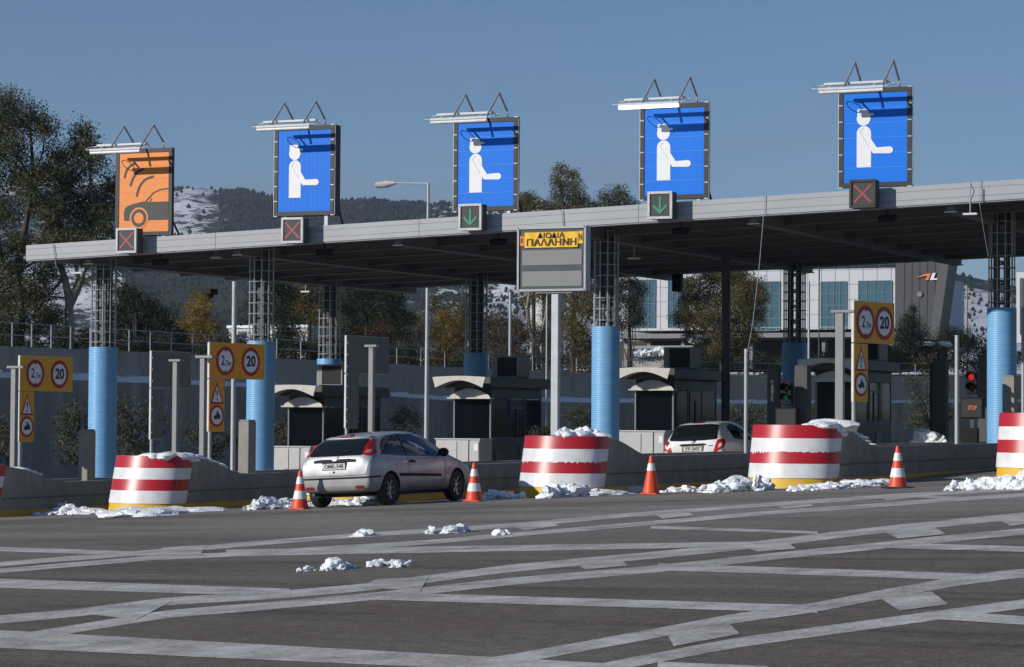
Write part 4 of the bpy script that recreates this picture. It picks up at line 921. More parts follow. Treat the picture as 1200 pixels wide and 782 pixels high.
#@@PART4
# ------------------------------------------------------------------ cars (x right, y forward, rear axle over the origin)
def eval_mesh(o):
    bpy.context.view_layer.update(); dg = bpy.context.evaluated_depsgraph_get()
    return bpy.data.meshes.new_from_object(o.evaluated_get(dg))
def car_body(st, paint, wheels, rwell, root, roh):
    """st: list of (s, zbottom, zbelt, zroof, wbelt, wroof); s measured from the rear bumper, roh = rear overhang"""
    m = MB(); rings = []
    for (s, zb, zs, zr, w, wr) in st:
        h = zs-zb
        half = [(0,zb), (w*.55,zb), (w*.90,zb+.015), (w*.985,zb+.09), (w*1.0,zb+.40*h), (w*1.0,zb+.62*h), (w*.985,zs-.10*h), (w*.955,zs), (wr*.5+w*.955*.5,zs*.5+zr*.5-.02), (wr,zr-.085*min(1,(zr-zs)/.3)), (wr*.86,zr-.022*min(1,(zr-zs)/.3)), (wr*.45,zr-.002), (0,zr)]
        rings.append([(x, s-roh, z) for x, z in half]+[(-x, s-roh, z) for x, z in half[-2:0:-1]])
    n = len(rings[0])
    for r in rings: m.v += r
    for k in range(len(rings)-1):
        for i in range(n):
            j = (i+1) % n; m.f.append((k*n+i, k*n+j, (k+1)*n+j, (k+1)*n+i))
    half_n = n//2
    for base, rev in ((0, False), ((len(rings)-1)*n, True)):
        for i in range(half_n):                     # end caps as strips between left and right halves
            a, b, c, d = i, i+1, (n-i-1) % n, (n-i) % n
            f = [a, b, c, d]; f = [x for q, x in enumerate(f) if x not in f[:q]]
            f = [base+x for x in f]; m.f.append(tuple(f[::-1] if not rev else f))
    m.mi = [0]*len(m.f); ob = m.build('body', paint, None, smooth=True, ang=180)
    bm = bmesh.new(); bm.from_mesh(ob.data); bmesh.ops.recalc_face_normals(bm, faces=bm.faces[:]); bm.to_mesh(ob.data); bm.free()
    sub = ob.modifiers.new('s', 'SUBSURF'); sub.levels = 3; sub.render_levels = 3
    me = eval_mesh(ob); ob.modifiers.clear(); ob.data = me
    bm = bmesh.new(); bm.from_mesh(me); bvh = BVHTree.FromBMesh(bm); bm.free()
    cut = MB()
    for wy, wx in wheels:
        for s in (-1, 1): cut.lathe([(.001,-.28),(rwell,-.28),(rwell,.35),(.001,.35)], (s*wx+ (0 if s > 0 else -.07), wy, .31), 40, 'x')
    co = cut.build('cutter', rubber)
    bm = bmesh.new(); bm.from_mesh(co.data); bmesh.ops.remove_doubles(bm, verts=bm.verts[:], dist=1e-5); bmesh.ops.recalc_face_normals(bm, faces=bm.faces[:]); bm.to_mesh(co.data); bm.free()
    bo = ob.modifiers.new('b', 'BOOLEAN'); bo.object = co; bo.operation = 'DIFFERENCE'; bo.solver = 'EXACT'; bo.material_mode = 'TRANSFER'
    me = eval_mesh(ob); ob.modifiers.clear(); ob.data = me; bpy.data.objects.remove(co)
    me.polygons.foreach_set('use_smooth', [True]*len(me.polygons)); me.set_sharp_from_angle(angle=rad(38)); ob.parent = root
    return ob, bvh
def patch(bvh, name, mat, parent, poly, org, U, V, D, off=.006, thick=.0, cuts=4, lim=.12):
    U, V, D, org = Vector(U), Vector(V), Vector(D).normalized(), Vector(org)
    bm = bmesh.new(); 
    if isinstance(poly, Strip):
        va, vb = [[bm.verts.new(org+U*p[0]+V*p[1]) for p in q] for q in poly]
        for i in range(len(va)-1): bm.faces.new((va[i], va[i+1], vb[i+1], vb[i]))
    else: bm.faces.new([bm.verts.new(org+U*p[0]+V*p[1]) for p in poly])
    bmesh.ops.triangulate(bm, faces=bm.faces[:])
    for _ in range(cuts): 
        le = [e for e in bm.edges if e.calc_length() > .05]
        if not le: break
        bmesh.ops.subdivide_edges(bm, edges=le, cuts=1); bmesh.ops.triangulate(bm, faces=bm.faces[:])
    bad = []
    for v in bm.verts:
        hit = bvh.ray_cast(v.co-D*5, D)
        if hit[0] is None or abs(hit[1].dot(D)) < lim: bad.append(v)
        else:
            nr = hit[1]; nr = nr if nr.dot(D) < 0 else -nr; v.co = hit[0]+nr*off
    bmesh.ops.delete(bm, geom=bad, context='VERTS')
    bmesh.ops.recalc_face_normals(bm, faces=bm.faces[:])
    if bm.faces and sum(f.normal.dot(D) for f in bm.faces) > 0: bmesh.ops.reverse_faces(bm, faces=bm.faces[:])
    me = bpy.data.meshes.new(name); bm.to_mesh(me); bm.free(); me.materials.append(mat)
    me.polygons.foreach_set('use_smooth', [True]*len(me.polygons))
    o = bpy.data.objects.new(name, me); COL.objects.link(o); o.parent = parent
    if thick: md = o.modifiers.new('t', 'SOLIDIFY'); md.thickness = thick; md.offset = 1
    return o
def rnd_poly(pts, r=.03, n=4):
    out = []; k = len(pts)
    for i in range(k):
        p = Vector(pts[i]); a = (Vector(pts[i-1])-p); b = (Vector(pts[(i+1) % k])-p); q = min(r, a.length*.45, b.length*.45)
        s = p+a.normalized()*q; e = p+b.normalized()*q
        for t in np.linspace(0, 1, n): t = float(t); out.append(tuple(s*(1-t)**2+p*2*t*(1-t)+e*t*t))
    return out
def wheel(root, x, y, r, wid, spokes, side):
    m = MB(); R_ = r; w = wid/2
    m.lathe([(R_*.62,-w),(R_*.80,-w*1.02),(R_*.96,-w*.9),(R_,-w*.55),(R_,w*.55),(R_*.96,w*.9),(R_*.80,w*1.02),(R_*.62,w)], (0,0,0), 40, 'x')
    t = m.build('wheel', rubber, root, smooth=True, ang=50); t.location = (x, y, r)
    m = MB(); xo = side*w*.85
    m.lathe([(R_*.66,xo),(R_*.60,xo-side*.01),(R_*.57,xo-side*.07),(R_*.54,xo-side*.09)], (0,0,0), 40, 'x')
    for k in range(spokes):
        a = 2*math.pi*k/spokes+.3
        for d in (-.09, .09):
            c, s = math.cos(a+d), math.sin(a+d); c2, s2 = math.cos(a+d*.6), math.sin(a+d*.6)
            m.tube([(xo-side*.035, R_*.12*c, R_*.12*s), (xo-side*.012, R_*.60*c2, R_*.60*s2)], [.022,.016], 6)
    m.lathe([(.001,xo-side*.0),(R_*.17,xo-side*.012),(R_*.18,xo-side*.05)], (0,0,0), 20, 'x')
    m.build('rim', alloy, t, smooth=True)
    m = MB(); m.lathe([(.001,xo-side*.10),(R_*.60,xo-side*.10)], (0,0,0), 30, 'x'); m.build('brake_disc', M('wheel_dark',(.02,.02,.02),.7), t)
    return t
RE = dict(U=(1,0,0), V=(0,0,1), D=(0,1,0), org=(0,0,0))      # seen from the rear
def side(s): return dict(U=(0,1,0), V=(0,0,1), D=(-s,0,0), org=(0,0,0))
def mirror(p): return [(-x, z) for x, z in p][::-1]
seam = M('panel_gap', (.02,.02,.022), .7)
class Strip(list): pass
def line(pts, w):                                   # thin ribbon polygon
    q = [Vector(p) for p in pts]; L_, R_ = [], []
    for i, p in enumerate(q):
        e = (q[min(i+1, len(q)-1)]-q[max(i-1, 0)]).normalized(); n = Vector((-e.y, e.x))*w/2; L_.append(tuple(p+n)); R_.append(tuple(p-n))
    return Strip([L_, R_])
plate_w = M('plate_white', (.62,.62,.60), .45); wglass = glassmat('car_glass', (.008,.012,.013), .03)
trim = M('trim_black', (.018,.018,.019), .6, spec=.15)

def place_car(root, P, yaw):
    n = gn(P.x, P.y); fwd = Vector((math.sin(yaw), math.cos(yaw), 0)); right = fwd.cross(n).normalized(); fwd = n.cross(right).normalized()
    root.matrix_world = Matrix.Translation(P) @ Matrix((right, fwd, n)).transposed().to_4x4()

# --- silver three-door hatchback
car = thing('hatchback_car', (0,0,0), 'dusty silver three door hatchback with tall red tail lamps, driving up to the booths', 'car', 'cars at the toll booths')
roh = .70
st = [(-.0,.40,.58,.62,.66,.55), (.02,.32,.66,.74,.745,.60), (.07,.285,.84,.93,.785,.625), (.14,.27,.90,1.04,.805,.625), (.30,.255,.92,1.20,.825,.615), (.50,.24,.935,1.30,.838,.595), (.76,.23,.94,1.362,.845,.59),
      (1.25,.225,.93,1.415,.85,.595), (1.9,.22,.915,1.43,.852,.59), (2.35,.22,.905,1.395,.852,.58), (2.75,.22,.90,1.26,.85,.585), (3.1,.22,.885,1.085,.845,.60), (3.3,.22,.85,.975,.84,.60), (3.6,.22,.79,.90,.83,.58), (3.9,.23,.70,.80,.79,.54), (4.08,.25,.58,.68,.72,.48), (4.16,.30,.50,.58,.60,.42)]
body, bvh = car_body(st, [silver, rubber], [(0,.62),(2.615,.62)], .345, car, roh)
Y = lambda s: s-roh
rw = rnd_poly([(-.60,.965),(.60,.965),(.52,1.275),(-.52,1.275)], .06)
patch(bvh, 'rear_window', wglass, car, rw, off=.005, **RE)
patch(bvh, 'rear_spoiler', silver, car, [(-.50,1.285),(.50,1.285),(.48,1.32),(-.48,1.32)], off=.02, thick=-.015, **RE)
patch(bvh, 'brake_light', tail_red, car, rnd_poly([(-.15,1.29),(.15,1.29),(.14,1.32),(-.14,1.32)], .01), off=.03, **RE)
tl = rnd_poly([(.585,.965),(.71,.955),(.78,.985),(.77,1.10),(.70,1.24),(.62,1.315),(.53,1.285),(.55,1.15)], .05)
for p in (tl, mirror(tl)):
    t_ = patch(bvh, 'tail_lamp', tail_red, car, p, off=.013, **RE)
    sg = 1 if p is tl else -1
    sd = [(Y(.16),.975),(Y(.36),1.02),(Y(.43),1.10),(Y(.55),1.24),(Y(.50),1.28),(Y(.28),1.14)]
    patch(bvh, 'side_lens', tail_red, t_, rnd_poly(sd, .03), off=.012, lim=.5, **side(sg))
    patch(bvh, 'reversing_lens', M('lens_pale',(.55,.25,.22),.15), t_, rnd_poly([(sg*.61,1.0),(sg*.69,1.0),(sg*.685,1.06),(sg*.61,1.06)][::sg], .015), off=.017, **RE)
patch(bvh, 'tailgate_trim', trim, car, rnd_poly([(-.46,.845),(.46,.845),(.46,.89),(.30,.905),(-.30,.905),(-.46,.89)], .012), off=.014, thick=-.012, **RE)
patch(bvh, 'badge', M('chrome',(.7,.72,.75),.15,metal=1.), car, [(.06*math.cos(a), .895+.025*math.sin(a)) for a in np.linspace(0,2*math.pi,16,endpoint=False)], off=.022, **RE)
pl = MB(); 
bvh_y = bvh.ray_cast(Vector((0,-5,.77)), Vector((0,1,0)))[0].y
pl.box(-.25, .25, bvh_y-.022, bvh_y+.01, .715, .83); plate = pl.build('number_plate', plate_w, car, bevel=.006)
pl = MB(); pl.box(-.262, .262, bvh_y-.016, bvh_y+.02, .703, .842); pl.build('plate_frame', trim, plate)
pm = M('plate_black',(.02,.02,.03),.5)
text('OMK-348', 'plate_text', pm, plate, .115, Matrix.Translation((0, bvh_y-.0235, .772)) @ FRONT, .001, .42, .003)
patch(bvh, 'tailgate_lock', trim, car, [(.018*math.cos(a), .665+.022*math.sin(a)) for a in np.linspace(0,2*math.pi,12,endpoint=False)], off=.012, **RE)
patch(bvh, 'bumper_strip', trim, car, [(-.76,.535),(.76,.535),(.76,.565),(-.76,.565)], off=.012, thick=-.01, **RE)
for s in (-1, 1):
    patch(bvh, 'bumper_strip', trim, car, [(Y(.02),.535),(Y(.34),.545),(Y(.34),.57),(Y(.02),.565)], off=.012, thick=-.01, **side(s))
    p = rnd_poly([(s*.46,.345),(s*.64,.345),(s*.64,.40),(s*.46,.40)][::s], .02)
    patch(bvh, 'reflector', M('reflector_red',(.22,.02,.02),.3), car, p, off=.008, **RE)
    qw = rnd_poly([(Y(.50),1.0),(Y(1.33),.955),(Y(1.36),1.345),(Y(1.0),1.315),(Y(.76),1.245),(Y(.60),1.14)], .05)
    patch(bvh, 'side_window', wglass, car, qw, off=.005, **side(s))
    dw = rnd_poly([(Y(1.40),.955),(Y(2.72),.925),(Y(2.76),.955),(Y(2.30),1.26),(Y(1.98),1.345),(Y(1.43),1.348)], .04)
    patch(bvh, 'door_window', wglass, car, dw, off=.005, **side(s))
    patch(bvh, 'window_surround', trim, car, line([(Y(.46),.985),(Y(1.3),.937),(Y(2.84),.905)], .018), off=.007, **side(s))
    patch(bvh, 'window_surround', trim, car, line([(Y(1.37),.95),(Y(1.40),1.36)], .05), off=.0065, **side(s))
    patch(bvh, 'door_gap', seam, car, line([(Y(1.37),.93),(Y(1.37),.32),(Y(2.60),.30),(Y(2.80),.50),(Y(2.84),.90)], .012), off=.003, **side(s))
    dm = rnd_poly([(Y(1.02),.545),(Y(2.62),.50),(Y(2.62),.555),(Y(1.02),.60)], .015); patch(bvh, 'side_moulding', trim, car, dm, off=.012, thick=-.01, **side(s))
    patch(bvh, 'door_handle', trim, car, rnd_poly([(Y(1.42),.80),(Y(1.62),.79),(Y(1.62),.83),(Y(1.42),.84)], .015), off=.02, thick=-.018, **side(s))
    patch(bvh, 'indicator', M('amber_lens',(.6,.16,.02),.3), car, rnd_poly([(Y(3.02),.66),(Y(3.08),.658),(Y(3.08),.69),(Y(3.02),.692)], .01), off=.008, **side(s))
    patch(bvh, 'tailgate_gap', seam, car, line([(s*.765,.95),(s*.70,.60),(s*.30,.59),(0,.59)][::1], .010), off=.003, **RE)
    mb_ = MB(); c = Vector((s*.93, Y(2.62), .97)); mb_.lathe([(.001,-.10),(.06,-.095),(.088,-.03),(.085,.04),(.05,.09),(.001,.10)], tuple(c), 20, 'x'); mr = mb_.build('door_mirror', trim, car, smooth=True); mr.scale = (1,1,1)
    mb_ = MB(); mb_.tube([(s*.80, Y(2.66), .93), (s*.88, Y(2.62), .945)], .025, 8); mb_.build('mirror_arm', trim, mr)
    hl = rnd_poly([(Y(3.72),.60),(Y(3.98),.56),(Y(3.90),.70),(Y(3.72),.75)], .03); patch(bvh, 'headlight', M('headlight_lens',(.5,.52,.55),.08), car, hl, off=.006, **side(s))
patch(bvh, 'windscreen', wglass, car, rnd_poly([(-.56,.05),(.56,.05),(.50,.62),(-.50,.62)], .06), (0,Y(3.22),.97), (1,0,0), Vector((0,-.83,.52)), Vector((0,-.5,-.85)), off=.005)
m = MB(); m.tube([(0,Y(.72),1.35),(0,Y(.50),1.52)], .006, 6); m.tube([(-.03,Y(.70),1.345),(.03,Y(.76),1.37)], .02, 6); m.build('antenna', trim, car)
m = MB(); m.box(-.60, .60, Y(.25), Y(3.9), .19, .27); m.box(-.28, .10, Y(.30), Y(.75), .20, .30); m.build('underbody', plastic, car)
m = MB(); m.tube([(-.48,Y(.02),.25),(-.48,Y(.5),.25)], .03, 10); m.build('exhaust', M('exhaust',(.08,.07,.06),.5,metal=.6), car, smooth=True)
m = MB(); m.tube([(-.05,bvh_y-.09,.985),(.03,bvh_y+.02,1.0),(.33,Y(.16),1.06)], .010, 6); m.build('wiper', trim, car)
for wy in (0, 2.615):
    for s in (-1, 1): wheel(car, s*.735, wy, .305, .19, 7, s)
# rear right tyre at photo pixel (452, 592)
def ground_at(x, Yp):
    d = ray(x, 500); X = d[0]/d[1]*Yp; return Vector((X, Yp, gz(X, Yp)))
cg = ground_at(455., 43.6); yaw = rad(3.6)
P = cg+Vector((-math.cos(yaw)*.735, math.sin(yaw)*.735, 0)); P.z = gz(P.x, P.y); place_car(car, P, yaw)

# --- white five-door hatchback
car2 = thing('hatchback_car', (0,0,0), 'white small hatchback with a black rear window stopped at the booth beyond the wall', 'car', 'cars at the toll booths')
roh = .60
st2 = [(-.0,.42,.60,.66,.66,.56), (.02,.34,.72,.84,.75,.62), (.06,.30,.90,1.03,.80,.64), (.13,.27,.97,1.16,.82,.64), (.26,.25,1.0,1.32,.835,.625), (.42,.24,1.005,1.445,.845,.605), (.62,.24,1.005,1.49,.848,.60),
       (1.2,.23,.99,1.52,.848,.60), (1.8,.23,.97,1.515,.848,.59), (2.3,.23,.96,1.45,.848,.585), (2.7,.23,.95,1.28,.845,.59), (3.0,.23,.92,1.08,.84,.60), (3.3,.23,.86,.97,.82,.57), (3.6,.24,.76,.87,.78,.53), (3.82,.27,.60,.72,.68,.46), (3.89,.32,.52,.6,.58,.4)]
body2, bvh2 = car_body(st2, [whitecar, rubber], [(0,.62),(2.51,.62)], .35, car2, roh)
gw = rnd_poly([(-.66,1.03),(-.3,1.01),(.3,1.01),(.66,1.03),(.58,1.40),(.40,1.43),(-.40,1.43),(-.58,1.40)], .05)
patch(bvh2, 'rear_window', wglass, car2, gw, off=.005, **RE)
patch(bvh2, 'brake_light', tail_red, car2, rnd_poly([(-.17,1.455),(.17,1.455),(.16,1.48),(-.16,1.48)], .01), off=.02, **RE)
tl = rnd_poly([(.56,.70),(.62,.70),(.80,.80),(.84,1.03),(.66,1.02)], .03)
for p in (tl, mirror(tl)):
    sg = 1 if p is tl else -1
    t_ = patch(bvh2, 'tail_lamp', tail_red, car2, p, off=.012, **RE)
    patch(bvh2, 'side_lens', tail_red, t_, rnd_poly([(Y(.10),.84),(Y(.24),.90),(Y(.28),1.0),(Y(.12),1.03)], .03), off=.012, lim=.5, **side(sg))
    patch(bvh2, 'clear_lens', M('lens_clear',(.62,.50,.50),.15), t_, rnd_poly([(sg*.68,.80),(sg*.77,.85),(sg*.77,.93),(sg*.70,.91)][::sg], .015), off=.017, **RE)
    patch(bvh2, 'rear_door_window', wglass, car2, rnd_poly([(Y(1.0),1.03),(Y(1.75),1.0),(Y(1.75),1.42),(Y(1.2),1.42),(Y(.86),1.34)], .04), off=.005, **side(sg))
    patch(bvh2, 'front_door_window', wglass, car2, rnd_poly([(Y(1.82),1.0),(Y(2.75),.98),(Y(2.2),1.36),(Y(1.82),1.42)], .04), off=.005, **side(sg))
    patch(bvh2, 'door_gap', seam, car2, line([(Y(1.0),1.0),(Y(.98),.6),(Y(1.1),.32),(Y(1.78),.30),(Y(1.78),1.0)], .012), off=.003, **side(sg))
    mb_ = MB(); mb_.lathe([(.001,-.10),(.06,-.095),(.09,-.03),(.085,.04),(.05,.09),(.001,.10)], (sg*.93, Y(2.55), 1.03), 20, 'x'); mb_.build('door_mirror', whitecar, car2, smooth=True)
patch(bvh2, 'tailgate_trim', trim, car2, rnd_poly([(-.36,.885),(.36,.885),(.36,.915),(.3,.935),(-.3,.935),(-.36,.915)], .012), off=.014, thick=-.012, **RE)
patch(bvh2, 'badge', M('chrome',(.7,.72,.75),.15,metal=1.), car2, [(.055*math.cos(a), .965+.02*math.sin(a)) for a in np.linspace(0,2*math.pi,16,endpoint=False)], off=.01, **RE)
patch(bvh2, 'lettering', trim, car2, line([(.43,.87),(.55,.87)], .02), off=.006, **RE)
patch(bvh2, 'windscreen', wglass, car2, rnd_poly([(-.56,.05),(.56,.05),(.50,.62),(-.50,.62)], .06), (0,Y(3.05),1.03), (1,0,0), Vector((0,-.80,.58)), Vector((0,-.55,-.83)), off=.005)
b2 = bvh2.ray_cast(Vector((0,-5,.81)), Vector((0,1,0)))[0].y
pl = MB(); pl.box(-.25, .25, b2-.022, b2+.01, .75, .865); plate = pl.build('number_plate', plate_w, car2, bevel=.006)
pl = MB(); pl.box(-.29, .29, b2-.015, b2+.02, .735, .88); pl.build('plate_recess', M('recess_grey',(.12,.12,.12),.5), plate)
text('YIP-2607', 'plate_text', pm, plate, .115, Matrix.Translation((0, b2-.0235, .807)) @ FRONT, .001, .42, .003)
m = MB(); m.tube([(0,b2-.02,1.02),(.02,b2+.02,1.06)], .03, 8); m.build('wiper', trim, car2)
m = MB(); m.box(-.62, .62, Y(.2), Y(3.7), .2, .28); m.build('underbody', plastic, car2)
patch(bvh2, 'bumper_gap', seam, car2, line([(-.7,.70),(.7,.70)], .012), off=.003, **RE)
for wy in (0, 2.51):
    for s in (-1, 1): wheel(car2, s*.735, wy, .305, .18, 5, s)
cg = ground_at(815, 62.3); P = Vector((cg.x, 62.8, gz(cg.x, 62.8)+.01)); place_car(car2, P, rad(0))

# ------------------------------------------------------------------ retaining walls and railing
WL = [(-140,86,436,401),(-10,98,442,405),(150,112,448,412),(323,130,455,420),(520,165,469,430),(700,182,472,438),(900,199,473,442),(1300,239,471,440)]
def wallmesh(name, cols, th, mat, label, cat, zbot=None):
    """cols: (x, Y, ytop px, ybottom px or None)"""
    pts = []
    for x, Y_, yt, yb in cols:
        T = at(x, yt, Y_); zb = at(x, yb, Y_).z if yb else gz(T.x, Y_)-.3; pts.append((T, zb))
    m = MB(); n = len(pts); o = Vector((pts[0][0].x, pts[0][0].y, 0))
    for i, (T, zb) in enumerate(pts):
        a = pts[max(i-1,0)][0]; b = pts[min(i+1,n-1)][0]; d = Vector((b.x-a.x, b.y-a.y, 0)).normalized(); nr = Vector((-d.y, d.x, 0))*th
        q = Vector((T.x, T.y, 0))-o
        m.v += [tuple(q+Vector((0,0,zb))), tuple(q+Vector((0,0,T.z))), tuple(q+nr+Vector((0,0,T.z))), tuple(q+nr+Vector((0,0,zb)))]
    for i in range(n-1):
        for k in range(4): a = 4*i+k; b = 4*i+(k+1) % 4; m.f.append((a, a+4, b+4, b))
    m.f += [(0,1,2,3), tuple(4*(n-1)+k for k in (3,2,1,0))]; m.mi = [0]*len(m.f)
    ob = m.build(name, mat); ob.location = o; return tag(ob, label, cat)
wallmesh('retaining_wall', [(x, Y_, l, None) for x, Y_, l, u in WL], 1.7, conc_dark, 'long lower grey retaining wall behind the booths, with a snow covered ledge', 'retaining wall')
wallmesh('retaining_wall', [(x+1.2, Y_+1.6, u, None) for x, Y_, l, u in WL], .5, M('upper_wall',(.40,.34,.275),.9,var=.2,scale=.7,bump=.3,bscale=6.,stretch=(1,1,.3),dirt=(.08,.08,.08),dirt_amt=.6,dirt_scale=.7), 'upper grey retaining wall behind the snow ledge, with trees and a railing above it', 'retaining wall')
rnd = random.Random(12); m = MB(); pts = []
for (x0, Y0, l0, u0), (x1, Y1, l1, u1) in zip(WL[:-1], WL[1:]):
    for i in range(14):
        t = i/14; pts.append((x0+(x1-x0)*t, Y0+(Y1-Y0)*t, l0+(l1-l0)*t))
o = at(pts[0][0], pts[0][2], pts[0][1])
for i, (x, Y_, l) in enumerate(pts[:-1]):
    a = at(x, l, Y_); b = at(*[pts[i+1][0], pts[i+1][2], pts[i+1][1]]); d = (b-a); d.z = 0; d.normalize(); nr = Vector((-d.y, d.x, 0)); h = .26+.2*rnd.random()
    h2 = h*(.8+.3*rnd.random())
    q = [a-nr*.06, b-nr*.06, b+nr*1.2, a+nr*1.2]
    m.add([tuple(p-o+Vector((0,0,-.02))) for p in q]+[tuple(p-o+Vector((0,0,hh))) for p, hh in zip(q, (h*.8,h*.8,h2,h2))], [(0,3,2,1),(4,5,6,7),(0,1,5,4),(1,2,6,5),(2,3,7,6),(3,0,4,7)])
ob = m.build('ledge_snow', snow); ob.location = o; tag(ob, 'long white strip of snow lying on the ledge of the lower retaining wall', 'snow strip')
t = thing('railing', at(WL[0][0], WL[0][3], WL[0][1]+1.9), 'thin grey post and rail fence on top of the upper retaining wall', 'railing'); o = Vector(t.location)
tops = []
for (x0, Y0, l0, u0), (x1, Y1, l1, u1) in zip(WL[:-1], WL[1:]):
    k = 7
    for i in range(k):
        s = i/k; tops.append(at(x0+1.2+(x1-x0)*s, u0+(u1-u0)*s, Y0+1.8+(Y1-Y0)*s)-o)
for p in tops:
    m = MB(); m.tube([p+Vector((0,0,-.02)), p+Vector((0,0,1.15))], .035, 6); m.build('post', galv, t)
for hz in (.55, 1.12): m = MB(); m.tube([p+Vector((0,0,hz)) for p in tops], .022, 5); m.build('rail', galv, t)
# embankment behind the walls
m = MB(); rows = []
for x, Y_, l, u in [(-420,70,0,396)]+[(a+1.2, b+2.0, c, d) for a, b, c, d in WL]+[(1700,290,0,438)]:
    T = at(x, u, Y_); T.z -= .15; d = Vector((T.x, T.y, 0)).normalized()
    rows.append([T, T+d*15+Vector((0,0,.6)), T+d*60+Vector((0,0,1.)), T+d*200+Vector((0,0,1.)), T+d*900+Vector((0,0,2.)), T+d*1800+Vector((0,0,1.))])
for r in rows: m.v += [tuple(p) for p in r]
for i in range(len(rows)-1):
    for k in range(5): m.f.append((i*6+k, (i+1)*6+k, (i+1)*6+k+1, i*6+k+1))
m.mi = [0]*len(m.f); struct(m.build('embankment', M('scrub_ground', (.05,.05,.03), .95, var=.5, scale=.25, bump=.6, bscale=3., dirt=(.65,.68,.72), dirt_amt=.7, dirt_scale=.2), smooth=True))
def bank(x, Y_):                                    # ground height behind the walls at photo column x
    xs = [w[0] for w in WL]; u = np.interp(x, xs, [w[3] for w in WL]); Yw = np.interp(x, xs, [w[1] for w in WL]); return at(x, float(u), float(Yw)+2).z+.2

# ------------------------------------------------------------------ trees and shrubs
RNG = np.random.default_rng(7)
L_euc = leafmat('leaf_eucalyptus', [(.026,.032,.013),(.070,.074,.030),(.125,.118,.052),(.18,.16,.08)])
L_pine = leafmat('leaf_pine', [(.012,.020,.010),(.030,.042,.018),(.055,.068,.028)])
L_aut = leafmat('leaf_autumn', [(.08,.075,.018),(.18,.13,.025),(.27,.16,.03),(.14,.13,.035)])
L_olive = leafmat('leaf_olive', [(.035,.042,.024),(.075,.08,.045),(.12,.12,.075)])
L_brown = leafmat('leaf_brown', [(.035,.028,.018),(.075,.055,.032),(.12,.085,.05)])
L_mixed = leafmat('leaf_mixed', [(.035,.04,.014),(.095,.088,.030),(.16,.13,.045),(.07,.072,.026)])
L_rust = leafmat('leaf_rust', [(.05,.03,.015),(.13,.06,.02),(.16,.09,.03)])
bark_p = M('bark_pale', (.30,.26,.20), .9, var=.35, scale=2., stretch=(1,1,.3), dirt=(.14,.11,.08), dirt_amt=.7, dirt_scale=1.5)
bark_d = M('bark_dark', (.06,.05,.04), .9, var=.3, scale=3.)
twigm = M('bare_twigs', (.13,.10,.08), .9, var=.3)
def leaves(clumps, size, cover, asp=.5):
    V = []
    for (c, r, k) in clumps:
        c = np.array(c); rr = np.array([r*k, r*k, r])
        n = max(30, int(15*cover*r*r*k/(size*size*asp)))
        d = RNG.normal(size=(n, 3)); d /= np.linalg.norm(d, axis=1)[:, None]
        lob = 1+.38*np.sin(d[:,0]*5+RNG.uniform(0,6))*np.sin(d[:,2]*4+RNG.uniform(0,6))+.25*np.sin(d[:,1]*9+RNG.uniform(0,6))
        p = c+d*rr*lob[:, None]*(RNG.random((n,1))**.42)+RNG.normal(size=(n,3))*r*.10
        a = RNG.normal(size=(n,3)); a /= np.linalg.norm(a, axis=1)[:, None]
        b = np.cross(a, RNG.normal(size=(n,3))); b /= np.linalg.norm(b, axis=1)[:, None]
        s = size*RNG.uniform(.6,1.4,(n,1)); a = a*s*.5; b = b*s*asp*.5
        V.append(np.stack([p-a, p+b, p+a, p-b], 1).reshape(-1, 3))
    return np.concatenate(V)
def leafmesh(name, V, mat, parent):
    n = len(V)//4; me = bpy.data.meshes.new(name); me.vertices.add(4*n); me.vertices.foreach_set('co', V.astype(np.float32).ravel())
    me.loops.add(4*n); me.loops.foreach_set('vertex_index', np.arange(4*n, dtype=np.int32)); me.polygons.add(n); me.polygons.foreach_set('loop_start', np.arange(0, 4*n, 4, dtype=np.int32))
    me.update(calc_edges=True); me.materials.append(mat); o = bpy.data.objects.new(name, me); COL.objects.link(o); o.parent = parent; return o
